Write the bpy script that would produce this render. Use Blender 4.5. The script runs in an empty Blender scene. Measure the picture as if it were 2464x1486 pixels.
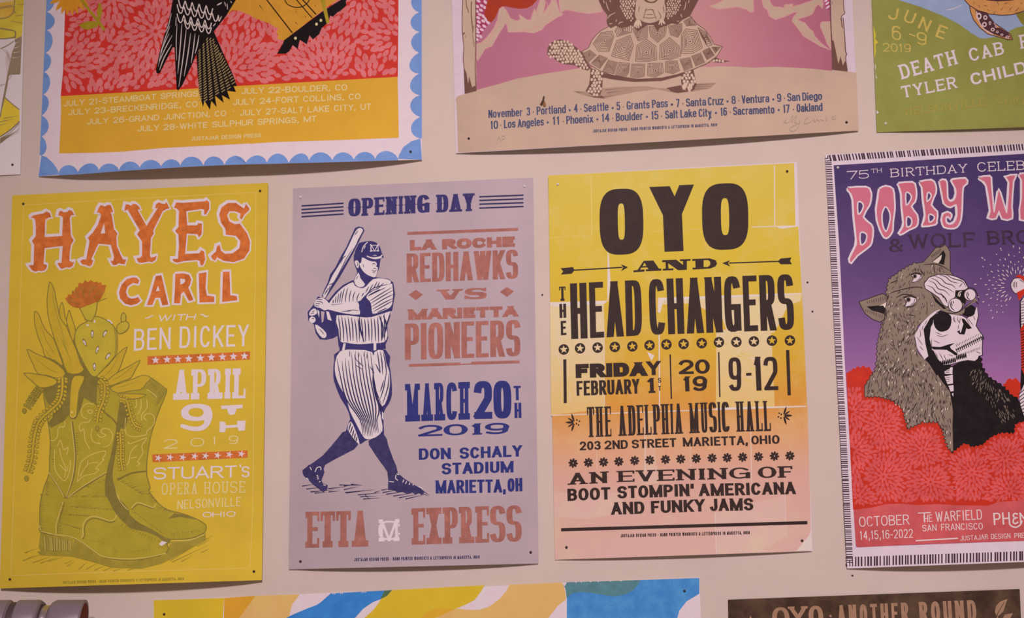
import bpy, math, random
from mathutils import Vector, Matrix
from mathutils.geometry import tessellate_polygon

# ---------------------------------------------------------------- camera, light, exposure
F_PX, CX, CY, D, ZC = 2200.0, 1232.0, 743.0, 1.2, 1.5      # focal length in pixels, distance to the wall, camera height
RX, RY, RZ = (math.radians(v) for v in (6.2345, -2.3122, 1.8450))
def _rot():
    X = Matrix(((1, 0, 0), (0, math.cos(RX), -math.sin(RX)), (0, math.sin(RX), math.cos(RX))))
    Y = Matrix(((math.cos(RY), 0, math.sin(RY)), (0, 1, 0), (-math.sin(RY), 0, math.cos(RY))))
    Z = Matrix(((math.cos(RZ), -math.sin(RZ), 0), (math.sin(RZ), math.cos(RZ), 0), (0, 0, 1)))
    return X @ Y @ Z
ROT = _rot()
def w3(v): return Vector((v[0], v[2], -v[1]))               # (right, down, forward) -> world
scene = bpy.context.scene
COL = scene.collection
cd = bpy.data.cameras.new('camera')
cd.sensor_fit = 'HORIZONTAL'; cd.sensor_width = 36.0; cd.lens = F_PX / 2464 * 36
cd.clip_start = 0.01
cd.dof.use_dof = True; cd.dof.focus_distance = 1.0; cd.dof.aperture_fstop = 6.4      # the photograph is a touch soft
cam = bpy.data.objects.new('camera', cd); COL.objects.link(cam)
CAM = Vector((0, -D, ZC))
r_, u_, b_ = w3(ROT.col[0]), -w3(ROT.col[1]), -w3(ROT.col[2])
cam.matrix_world = Matrix(((r_[0], u_[0], b_[0], CAM[0]), (r_[1], u_[1], b_[1], CAM[1]), (r_[2], u_[2], b_[2], CAM[2]), (0, 0, 0, 1)))
scene.camera = cam
scene.view_settings.view_transform = 'Standard'; scene.view_settings.look = 'None'
scene.view_settings.gamma = 1.0; scene.view_settings.use_curve_mapping = False
scene.view_settings.exposure = 0.0
wd = bpy.data.worlds.new('room_light'); scene.world = wd; wd.use_nodes = True
wd.node_tree.nodes['Background'].inputs[0].default_value = (1.0, 0.65, 0.55, 1)
wd.node_tree.nodes['Background'].inputs[1].default_value = 0.20
ld = bpy.data.lights.new('ceiling_spot', 'SPOT'); ld.energy = 226; ld.color = (1.0, 0.80, 0.865)
ld.shadow_soft_size = 0.10; ld.spot_size = math.radians(62); ld.spot_blend = 1.0
lamp = bpy.data.objects.new('ceiling_spot', ld); COL.objects.link(lamp)
lamp.location = (0.27, -2.60, 2.75)
lamp.rotation_euler = (Vector((0.0, 0, 1.10)) - Vector(lamp.location)).to_track_quat('-Z', 'Y').to_euler()
lamp.visible_camera = True

# ---------------------------------------------------------------- measuring the wall
def at(px, py, depth=0.0):
    """point seen at (px, py) of the 2464x1486 photograph, 'depth' metres in front of the wall (wall plane y = 0)"""
    d = w3(ROT @ Vector(((px - CX) / F_PX, (py - CY) / F_PX, 1.0)))
    t = (D - depth) / d[1]
    return CAM + d * t
FR = {'px': (0, 0, 1),
 'F1': (0, 430, 3.715), 'F2': (0, 660, 4.9525), 'F3': (0, 900, 4.9525), 'F4': (0, 1180, 4.107), 'F5': (280, 620, 4.795), 'F6': (300, 880, 3.714),
 'G1': (680, 420, 3.974), 'G2': (720, 530, 4.953), 'G3': (720, 790, 3.538), 'G4': (940, 680, 4.644), 'G5': (680, 980, 3.5375),
 'H1': (1300, 380, 3.378), 'H2': (1300, 790, 3.6235), 'H3': (1310, 1070, 3.6776),
 'K1': (1970, 330, 4.7935), 'K2': (2000, 570, 4.5022), 'K3': (1990, 850, 4.0169), 'K4': (2000, 1180, 5.3103),
 'TA': (80, 0, 4.7385), 'TB': (540, 0, 4.7385), 'TC': (80, 180, 4.7385), 'TD': (540, 170, 4.7385),
 'UA': (1080, 0, 6.16), 'UB': (1300, 0, 5.1333), 'UC': (1700, 0, 6.16), 'UD': (1080, 200, 4.4), 'UE': (1600, 180, 4.928),
 'T3': (2080, 0, 4.5026), 'T0': (0, 0, 3.375), 'BA': (340, 1370, 3.52), 'BB': (1000, 1370, 3.159), 'B2': (1720, 1390, 3.3118), 'PP': (0, 1380, 8.2133)}
CUR = ['px']
def frame(f): CUR[0] = f
def pt(x, y, f=None):
    o = FR[f or CUR[0]]
    return (o[0] + x / o[2], o[1] + y / o[2])
def P(s):
    """'x,y x,y' in the current measuring frame; a token 'F2:' switches the frame for what follows in the string"""
    f = CUR[0]; out = []
    for tok in s.split():
        if tok.endswith(':'): f = tok[:-1]; continue
        x, y = tok.split(','); out.append(pt(float(x), float(y), f))
    return out
def L(v):                                                      # length in the current frame -> photograph pixels
    return v / FR[CUR[0]][2]
def smooth(pts, closed, n=4):
    m = len(pts); out = []
    for i in range(m if closed else m - 1):
        g = lambda k: pts[k % m] if closed else pts[min(max(k, 0), m - 1)]
        a, b, c, d = g(i - 1), g(i), g(i + 1), g(i + 2)
        for k in range(n):
            t = k / n
            out.append(tuple(0.5 * (2 * b[q] + (c[q] - a[q]) * t + (2 * a[q] - 5 * b[q] + 4 * c[q] - d[q]) * t * t + (3 * b[q] - a[q] - 3 * c[q] + d[q]) * t ** 3) for q in (0, 1)))
    if not closed: out.append(pts[-1])
    return out
def zig(pts, n, amp, seed=2):
    """ragged edge: n tufts along a polyline, tips standing out to its left"""
    rnd = random.Random(seed); seg = [math.hypot(pts[i + 1][0] - pts[i][0], pts[i + 1][1] - pts[i][1]) for i in range(len(pts) - 1)]; tot = sum(seg); out = [pts[0]]
    for i in range(1, 2 * n):
        d = (i + rnd.uniform(-.3, .3)) / (2 * n) * tot; k = 0
        while k < len(seg) - 1 and d > seg[k]: d -= seg[k]; k += 1
        a, b = pts[k], pts[k + 1]; t = d / seg[k]; nx, ny = (b[1] - a[1]) / seg[k], -(b[0] - a[0]) / seg[k]; o = amp * rnd.uniform(.6, 1.3) if i % 2 else 0
        out.append((a[0] + (b[0] - a[0]) * t + nx * o, a[1] + (b[1] - a[1]) * t + ny * o))
    return out + [pts[-1]]
def inside(p, poly):
    c = False; j = len(poly) - 1
    for i in range(len(poly)):
        a, b = poly[i], poly[j]
        if (a[1] > p[1]) != (b[1] > p[1]) and p[0] < (b[0] - a[0]) * (p[1] - a[1]) / (b[1] - a[1]) + a[0]: c = not c
        j = i
    return c
def bounds(poly):
    xs = [p[0] for p in poly]; ys = [p[1] for p in poly]
    return min(xs), min(ys), max(xs), max(ys)

# ---------------------------------------------------------------- materials
def lin(c):
    c /= 255.0
    return c / 12.92 if c <= 0.04045 else ((c + 0.055) / 1.055) ** 2.4
LAMP = (0.85, 0.655, 0.70)                                      # how strongly the lamp lights the middle of the wall, per channel
def albedo(rgb, k=1.0):
    return tuple(min(0.92, max(0.002, lin(c) / (e * k))) for c, e in zip(rgb, LAMP))
MATS = {}
def ink(name, rgb, k=1.0, mottle=0.06, rough=0.6, scale=60.0, spec=0.12, to=None, fine=0.0):
    """printed ink or paper: a flat colour, a little uneven where the wood type printed thin"""
    if name in MATS: return MATS[name]
    m = bpy.data.materials.new(name); m.use_nodes = True
    nt = m.node_tree; bs = nt.nodes['Principled BSDF']
    bs.inputs['Roughness'].default_value = rough; bs.inputs['Specular IOR Level'].default_value = spec
    a = albedo(rgb, k)
    if mottle > 0:
        tc = nt.nodes.new('ShaderNodeTexCoord'); no = nt.nodes.new('ShaderNodeTexNoise')
        no.inputs['Scale'].default_value = scale; no.inputs['Detail'].default_value = 5; no.inputs['Roughness'].default_value = 0.65
        nt.links.new(tc.outputs['Object'], no.inputs['Vector'])
        cr = nt.nodes.new('ShaderNodeValToRGB')
        b = albedo(to, k) if to else tuple(min(.9, c * (1 + 1.6 * mottle) + .05 * mottle) for c in a)
        d = a if to else tuple(c * (1 - mottle) for c in a)
        cr.color_ramp.elements[0].position = 0.38; cr.color_ramp.elements[1].position = 0.68
        cr.color_ramp.elements[0].color = (*d, 1); cr.color_ramp.elements[1].color = (*b, 1)
        nt.links.new(no.outputs['Fac'], cr.inputs['Fac']); nt.links.new(cr.outputs['Color'], bs.inputs['Base Color'])
    else:
        bs.inputs['Base Color'].default_value = (*a, 1)
    MATS[name] = m
    return m
def ramp_ink(name, stops, z0, z1, k=1.0, axis='Z', mottle=0.05, blot=None, scale=14.0, lo=0.5, hi=0.7):
    """split-fountain ink: inks blended on the press from one edge of the sheet to the other (z0..z1, metres in the sheet's own frame)"""
    m = bpy.data.materials.new(name); m.use_nodes = True
    nt = m.node_tree; bs = nt.nodes['Principled BSDF']
    bs.inputs['Roughness'].default_value = 0.6; bs.inputs['Specular IOR Level'].default_value = 0.12
    tc = nt.nodes.new('ShaderNodeTexCoord'); sp = nt.nodes.new('ShaderNodeSeparateXYZ'); mr = nt.nodes.new('ShaderNodeMapRange')
    nt.links.new(tc.outputs['Object'], sp.inputs[0]); nt.links.new(sp.outputs[axis], mr.inputs['Value'])
    mr.inputs['From Min'].default_value = z0; mr.inputs['From Max'].default_value = z1
    cr = nt.nodes.new('ShaderNodeValToRGB'); nt.links.new(mr.outputs[0], cr.inputs['Fac'])
    el = cr.color_ramp.elements
    while len(el) < len(stops): el.new(0.5)
    for e, (p, c) in zip(el, stops): e.position = p; e.color = (*albedo(c, k), 1)
    no = nt.nodes.new('ShaderNodeTexNoise'); no.inputs['Scale'].default_value = scale; no.inputs['Detail'].default_value = 6; no.inputs['Roughness'].default_value = 0.7
    nt.links.new(tc.outputs['Object'], no.inputs['Vector'])
    mx = nt.nodes.new('ShaderNodeMix'); mx.data_type = 'RGBA'
    r2 = nt.nodes.new('ShaderNodeMapRange'); r2.inputs['From Min'].default_value = lo; r2.inputs['From Max'].default_value = hi
    r2.inputs['To Max'].default_value = mottle
    nt.links.new(no.outputs['Fac'], r2.inputs['Value']); nt.links.new(r2.outputs[0], mx.inputs['Factor'])
    nt.links.new(cr.outputs['Color'], mx.inputs['A']); mx.inputs['B'].default_value = (*albedo(blot or (225, 195, 200), k), 1)
    nt.links.new(mx.outputs['Result'], bs.inputs['Base Color'])
    MATS[name] = m
    return m
def plain(name, col, rough=0.5, metal=0.0, spec=0.5):
    m = bpy.data.materials.new(name); m.use_nodes = True
    bs = m.node_tree.nodes['Principled BSDF']
    bs.inputs['Base Color'].default_value = (*col, 1); bs.inputs['Roughness'].default_value = rough
    bs.inputs['Metallic'].default_value = metal; bs.inputs['Specular IOR Level'].default_value = spec
    return m

# ---------------------------------------------------------------- lettering: wood type drawn as pen strokes
def ell(cx, cy, rx, ry, a0, a1, n=2.0, seg=None):
    k = seg or max(6, int(abs(a1 - a0) / 12)); out = []
    for i in range(k + 1):
        a = math.radians(a0 + (a1 - a0) * i / k); c, s = math.cos(a), math.sin(a)
        out.append((cx + rx * math.copysign(abs(c) ** (2 / n), c), cy + ry * math.copysign(abs(s) ** (2 / n), s)))
    return out
def glyph(ch, n):
    E = lambda *a: ell(*a, n)
    S_ = E(.5, .76, .5, .24, 18, 270) + E(.5, .26, .5, .26, 90, -162)[1:]
    O_ = E(.5, .5, .5, .5, 0, 360)
    bowl = lambda y0, y1, w=1.0: [(0, y1), (w * .45, y1)] + E(w * .5, (y0 + y1) / 2, w * .5, (y1 - y0) / 2, 90, -90) + [(w * .45, y0), (0, y0)]
    x = .70                                                       # x-height
    bx = lambda y0=0., y1=x: E(.5, (y0 + y1) / 2, .5, (y1 - y0) / 2, 0, 360)
    G = {
    'A': ([[(0, 0), (.5, 1)], [(.5, 1), (1, 0)], [(.18, .30), (.82, .30)]], 'f0,0 f1,0'),
    'B': ([[(0, 0), (0, 1)], bowl(.53, 1, .94), bowl(0, .53)], 'l0,0 l0,1'),
    'C': ([E(.5, .5, .5, .5, 38, 322)], ''),
    'D': ([[(0, 0), (0, 1)], bowl(0, 1)], 'l0,0 l0,1'),
    'E': ([[(0, 0), (0, 1)], [(0, 1), (1, 1)], [(0, .52), (.8, .52)], [(0, 0), (1, 0)]], 'l0,0 l0,1 d1,1 u1,0'),
    'F': ([[(0, 0), (0, 1)], [(0, 1), (1, 1)], [(0, .5), (.8, .5)]], 'f0,0 l0,1 d1,1'),
    'G': ([E(.5, .5, .5, .5, 38, 300), [(1, .02), (1, .44)], [(1, .44), (.62, .44)]], ''),
    'H': ([[(0, 0), (0, 1)], [(1, 0), (1, 1)], [(0, .5), (1, .5)]], 'f0,0 f0,1 f1,0 f1,1'),
    'I': ([[(.5, 0), (.5, 1)]], 'f.5,0 f.5,1'),
    'J': ([[(1, 1), (1, .28)] + E(.5, .28, .5, .28, 0, -170)], 'f1,1'),
    'K': ([[(0, 0), (0, 1)], [(.02, .38), (1, 1)], [(.32, .58), (1, 0)]], 'f0,0 f0,1 f1,0 f1,1'),
    'L': ([[(0, 0), (0, 1)], [(0, 0), (1, 0)]], 'l0,0 f0,1 u1,0'),
    'M': ([[(0, 0), (0, 1)], [(1, 0), (1, 1)], [(0, 1), (.5, .02)], [(.5, .02), (1, 1)]], 'f0,0 f1,0 l0,1 r1,1'),
    'N': ([[(0, 0), (0, 1)], [(1, 0), (1, 1)], [(0, 1), (1, 0)]], 'f0,0 f1,1 l0,1'),
    'O': ([O_], ''), '0': ([O_], ''),
    'P': ([[(0, 0), (0, 1)], bowl(.46, 1)], 'f0,0 l0,1'),
    'R': ([[(0, 0), (0, 1)], bowl(.5, 1, .96), [(.5, .5), (1, 0)]], 'f0,0 l0,1 r1,0'),
    'S': ([S_], ''),
    'T': ([[(.5, 0), (.5, 1)], [(0, 1), (1, 1)]], 'f.5,0 d0,1 d1,1'),
    'U': ([[(0, 1), (0, .3)] + E(.5, .3, .5, .3, 180, 360) + [(1, 1)]], 'f0,1 f1,1'),
    'V': ([[(0, 1), (.5, 0)], [(.5, 0), (1, 1)]], 'f0,1 f1,1'),
    'W': ([[(0, 1), (.26, 0)], [(.26, 0), (.5, .95)], [(.5, .95), (.74, 0)], [(.74, 0), (1, 1)]], 'f0,1 f1,1'),
    'X': ([[(0, 0), (1, 1)], [(0, 1), (1, 0)]], 'f0,0 f0,1 f1,0 f1,1'),
    'Y': ([[(0, 1), (.5, .46)], [(1, 1), (.5, .46)], [(.5, .5), (.5, 0)]], 'f0,1 f1,1 f.5,0'),
    'Z': ([[(0, 1), (1, 1)], [(1, 1), (0, 0)], [(0, 0), (1, 0)]], ''),
    '1': ([[(.6, 0), (.6, 1)], [(.6, 1), (.1, .78)]], 'f.6,0'),
    '2': ([E(.5, .72, .5, .28, 165, -35) + [(0, 0)], [(0, 0), (1, 0)]], ''),
    '3': ([E(.48, .76, .46, .24, 160, -90) + E(.5, .26, .5, .26, 90, -160)], ''),
    '4': ([[(.75, 0), (.75, 1)], [(.75, 1), (0, .3)], [(0, .3), (1, .3)]], ''),
    '5': ([[(.95, 1), (.1, 1)], [(.1, 1), (.06, .55)], E(.48, .31, .5, .31, 140, -155)], ''),
    '6': ([E(.5, .31, .5, .31, 0, 360), [(0, .31), (.05, .62)] + E(.55, .68, .5, .32, 170, 40)], ''),
    '7': ([[(0, 1), (1, 1)], [(1, 1), (.35, 0)]], ''),
    '8': ([E(.5, .76, .44, .24, 0, 360), E(.5, .26, .5, .26, 0, 360)], ''),
    '9': ([E(.5, .69, .5, .31, 0, 360), [(1, .69), (.95, .38)] + E(.45, .32, .5, .32, -10, -140)], ''),
    '-': ([[(0, .42), (1, .42)]], ''), ',': ([[(.7, .10), (.5, -.04), (.15, -.17)]], ''), '.': ([[(.5, 0), (.5, .06)]], ''), "'": ([[(.7, 1), (.6, .9), (.3, .74)]], ''),
    '*': ([[(.5, .38), (.5, .5)]], ''), '~': ([[(0, .36), (.3, .5), (.65, .42), (1, .52)]], ''),
    '&': ([E(.45, .78, .3, .22, -60, 240) + [(1, 0)], E(.42, .25, .42, .25, 100, 330) + [(1, .45)]], ''),
    'a': ([[(.95, 0), (.95, x * .65)] + E(.5, x * .68, .45, x * .32, 0, 160), E(.45, x * .28, .45, x * .28, 0, 360)], ''),
    'b': ([[(0, 0), (0, 1)], bx()], ''), 'c': ([E(.5, x / 2, .5, x / 2, 45, 315)], ''), 'd': ([[(1, 0), (1, 1)], bx()], ''),
    'e': ([E(.5, x / 2, .5, x / 2, 0, 315), [(0, x * .52), (1, x * .52)]], ''),
    'g': ([bx(), [(1, x), (1, -.08)] + E(.5, -.08, .5, .17, 0, -160)], ''), 'h': ([[(0, 0), (0, 1)], [(0, x * .6)] + E(.5, x * .65, .5, x * .35, 180, 0) + [(1, 0)]], ''),
    'i': ([[(.5, 0), (.5, .62)], [(.5, .93), (.5, .98)]], ''), 'k': ([[(0, 0), (0, 1)], [(0, .28), (1, x)], [(.35, .42), (1, 0)]], ''), 'l': ([[(.5, 0), (.5, 1)]], ''),
    'm': ([[(0, 0), (0, x)], [(0, x * .6)] + E(.25, x * .7, .25, x * .3, 180, 0) + [(.5, 0)], [(.5, x * .6)] + E(.75, x * .7, .25, x * .3, 180, 0) + [(1, 0)]], ''),
    'n': ([[(0, 0), (0, x)], [(0, x * .6)] + E(.5, x * .65, .5, x * .35, 180, 0) + [(1, 0)]], ''), 'o': ([bx()], ''), 'p': ([[(0, -.25), (0, x)], bx()], ''),
    'r': ([[(.1, 0), (.1, x)], [(.1, x * .6)] + E(.6, x * .65, .5, x * .35, 180, 60)], ''),
    's': ([E(.5, x * .76, .5, x * .24, 18, 270) + E(.5, x * .26, .5, x * .26, 90, -162)[1:]], ''),
    't': ([[(.45, .95), (.45, .18)] + E(.75, .18, .3, .18, 180, 280), [(0, x), (.95, x)]], ''),
    'u': ([[(0, x), (0, x * .35)] + E(.5, x * .35, .5, x * .35, 180, 360), [(1, x), (1, 0)]], ''), 'v': ([[(0, x), (.5, 0)], [(.5, 0), (1, x)]], ''),
    'x': ([[(0, x), (1, 0)], [(0, 0), (1, x)]], ''), 'y': ([[(0, x), (.55, 0)], [(1, x), (.3, -.25)]], ''), 'z': ([[(0, x), (1, x)], [(1, x), (0, 0)], [(0, 0), (1, 0)]], '')}
    return G[ch]
WID = {'I': .42, '1': .62, 'M': 1.36, 'W': 1.45, 'J': .8, 'L': .88, 'E': .9, 'F': .86, 'T': .95, 'N': 1.05, 'A': 1.08, 'O': 1.05, 'G': 1.05, 'D': 1.03, 'H': 1.05,
       ' ': .55, ',': .36, '.': .3, "'": .36, '-': .6, '*': .5, 'i': .42, 'l': .42, 't': .68, 'r': .7, 'm': 1.5, 's': .88, 'c': .9, '~': .9}
STY = {  # stem width, bar width (of cap height), roundness exponent, serif length, serif thickness, letter gap
 'gothic': (.20, .15, 2.6, 0, 0, .06), 'cond': (.145, .105, 3.4, 0, 0, .045), 'black': (.34, .27, 2.5, 0, 0, .06), 'heavycond': (.16, .13, 3.2, 0, 0, .035),
 'slab': (.15, .09, 2.8, .075, .17, .03), 'slabwide': (.34, .13, 2.3, .16, .14, .10), 'tuscan': (.20, .12, 2.8, .06, .13, .04), 'tuscanwide': (.24, .09, 2.2, .17, .10, .10),
 'latin': (.105, .05, 3.2, .035, .045, .03), 'hand': (.10, .10, 2.3, 0, 0, .13), 'handbold': (.16, .15, 2.3, 0, 0, .16), 'handthin': (.085, .085, 2.4, 0, 0, .12),
 'serifthin': (.11, .09, 2.2, .10, .08, .14), 'serifhand': (.16, .14, 2.2, .06, .10, .16), 'tiny': (.22, .18, 2.4, 0, 0, .16), 'sans': (.19, .15, 2.2, 0, 0, .10), 'lower': (.145, .12, 2.8, 0, 0, .05), 'slabhand': (.15, .09, 2.4, .075, .21, .06)}
def ribbon(pts, wx, wy, ext=True):
    """strip of quads round a polyline, pen wx across and wy up"""
    n = len(pts); pts = [Vector(p) for p in pts]
    def unit(a, b):
        d = b - a; return d / d.length if d.length > 1e-9 else Vector((1, 0))
    if ext and n > 1:
        d0, d1 = unit(pts[1], pts[0]), unit(pts[-2], pts[-1])
        pts[0] = pts[0] + Vector((d0[0] * wx / 2, d0[1] * wy / 2)); pts[-1] = pts[-1] + Vector((d1[0] * wx / 2, d1[1] * wy / 2))
    L_, R_ = [], []
    for i, p in enumerate(pts):
        a = unit(pts[i - 1], p) if i else None
        b = unit(p, pts[i + 1]) if i < n - 1 else None
        t = (a + b) if a and b else (a or b)
        if t.length < 1e-6: t = a
        t = t.normalized(); m = 1.0
        if a and b: m = min(1.6, 1 / max(0.3, a.dot(t)))
        nx, ny = -t[1] * wx / 2 * m, t[0] * wy / 2 * m
        L_.append((p[0] + nx, p[1] + ny)); R_.append((p[0] - nx, p[1] - ny))
    return [[L_[i], L_[i + 1], R_[i + 1], R_[i]] for i in range(n - 1)]
def clip(poly, ax, v, keep_less):
    out = []; m = len(poly)
    for i in range(m):
        a, b = poly[i], poly[(i + 1) % m]
        ina, inb = (a[ax] <= v) == keep_less or a[ax] == v, (b[ax] <= v) == keep_less or b[ax] == v
        if ina: out.append(a)
        if ina != inb:
            t = (v - a[ax]) / (b[ax] - a[ax]); out.append(tuple(a[q] + (b[q] - a[q]) * t for q in range(len(a))))
    return out
def letters(s, width, h, style, bold=1.0):
    """polygons (x, y up) for a line of type, and their stacking index"""
    vw, hw, n, sl, st, gap = STY[style]
    vw *= h * bold; hw *= h * bold ** .5; sl *= h; st *= h; gap *= h
    wt = [WID.get(c, 1.0) for c in s]
    free = width - gap * (len(s) - 1)
    u = free / sum(wt); x = 0; res = []
    for c, w in zip(s, wt):
        W = w * u
        if c != ' ':
            strokes, ser = glyph(c, n)
            ls = any(t[0] in 'fl' and t[1:].startswith('0,') for t in ser.split()) and sl > 0
            rs = any(t[0] in 'fr' and t[1:].startswith('1,') for t in ser.split()) and sl > 0
            narrow = c in "I1il,.'*-"
            s_ = min(sl, W * .13) if sl else 0
            v = min(vw, W * .95 - (2 * s_ if c in 'I1' else 0)) if narrow else min(vw, (W - s_ * (ls + rs)) * (.30 if c in 'MW' else .43))
            ix, ax_ = v / 2 + (s_ if ls else 0), W - v - s_ * (ls + rs)
            m = lambda p: (x + ix + p[0] * ax_, hw / 2 + p[1] * (h - hw))
            if c == '*':
                res.append(([(x + W / 2 + math.cos(a) * h * .11, h * .42 + math.sin(a) * h * .11) for a in [k * math.pi / 4 for k in range(8)]], 0)); x += W + gap; continue
            for k, sk in enumerate(strokes):
                q = [m(p) for p in sk]; diag = len(q) == 2 and abs(q[0][0] - q[1][0]) > 1e-6 and abs(q[0][1] - q[1][1]) > 1e-6
                if diag:
                    d = Vector(q[1]) - Vector(q[0]); d = d / d.length * h * .3; a0, b0 = Vector(q[0]), Vector(q[1])
                    if q[0][1] < hw or q[0][1] > h - hw * 1.01: a0 = a0 - d
                    if q[1][1] < hw or q[1][1] > h - hw * 1.01: b0 = b0 + d
                    if c not in ",'": q = [tuple(a0), tuple(b0)]
                for kk, pl in enumerate(ribbon(q, v, hw, not diag)):
                    if diag and c not in ",'":
                        pl = clip(clip(pl, 1, 0.0, False), 1, (h if c.isupper() or c.isdigit() else h * .78) if c not in 'y' else h * .78, True) if c != 'y' else pl
                    elif c.isupper() or c.isdigit(): pl = clip(clip(pl, 1, 0.0, False), 1, h, True)
                    if len(pl) > 2: res.append((pl, k * 3 + kk % 3))
            if sl:
                for ti, t in enumerate(ser.split()):
                    px, py = t[1:].split(','); px, py = float(px), float(py); X = x + ix + px * ax_; k = len(strokes) * 3 + ti * 2
                    y0, y1 = (0, st) if py < .5 else (h - st, h)
                    if t[0] == 'f': res.append(([(X - v / 2 - s_, y0), (X + v / 2 + s_, y0), (X + v / 2 + s_, y1), (X - v / 2 - s_, y1)], k))
                    if t[0] == 'l': res.append(([(X - v / 2 - s_, y0), (X + v / 2, y0), (X + v / 2, y1), (X - v / 2 - s_, y1)], k))
                    if t[0] == 'r': res.append(([(X - v / 2, y0), (X + v / 2 + s_, y0), (X + v / 2 + s_, y1), (X - v / 2, y1)], k))
                    if t[0] in 'du':
                        Xe = X + v / 2 if px > .5 else X - v / 2; e = -max(v * .4, s_) if px > .5 else max(v * .4, s_)
                        ya, yb = (h, h - max(st * 1.5, h * .26)) if t[0] == 'd' else (0, max(st * 1.5, h * .26))
                        res.append(([(Xe, ya), (Xe + e, ya), (Xe + e, yb), (Xe, yb)], k + 1))
                if style.startswith('tuscan') and c in 'HINEFDPRBLMUKOGCTY':
                    for px in ((.5,) if c in 'ITY' else (0, 1) if c in 'HNMUOG' else (0,)):
                        X = x + ix + px * ax_; e = v * .5 + h * .07
                        res.append(([(X - e, h / 2), (X, h * .42), (X + e, h / 2), (X, h * .58)], len(strokes) * 3 + 11))
        x += W + gap
    return res

# ---------------------------------------------------------------- printed sheets
CELL = 0.024
def tag(o, label, cat, group=None):
    o['label'] = label; o['category'] = cat
    if group: o['group'] = group
    return o
def cut(q, f, out):
    """cut convex polygon q along every lattice line f(p) = k * CELL"""
    lo, hi = min(f(p) for p in q), max(f(p) for p in q); k = math.floor(lo / CELL + 1e-6) + 1
    while k * CELL < hi - 1e-7:
        v = k * CELL; A, B = [], []; m = len(q)
        for i in range(m):
            a, b = q[i], q[(i + 1) % m]; fa, fb = f(a) - v, f(b) - v
            if fa <= 1e-9: A.append(a)
            if fa >= -1e-9: B.append(a)
            if (fa < -1e-9 and fb > 1e-9) or (fa > 1e-9 and fb < -1e-9):
                t = fa / (fa - fb); p = (a[0] + (b[0] - a[0]) * t, a[1] + (b[1] - a[1]) * t); A.append(p); B.append(p)
        if len(A) > 2: out.append(A)
        q = B; k += 1
        if len(q) < 3: return
    out.append(q)
def cells(poly):
    """cut a convex polygon along the sheet's folding lattice, so ink bends exactly as the paper does"""
    out = [poly]
    for f in (lambda p: p[0], lambda p: p[1], lambda p: p[0] + p[1]):
        nxt = []
        for q in out: cut(q, f, nxt)
        out = nxt
    return out
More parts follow.
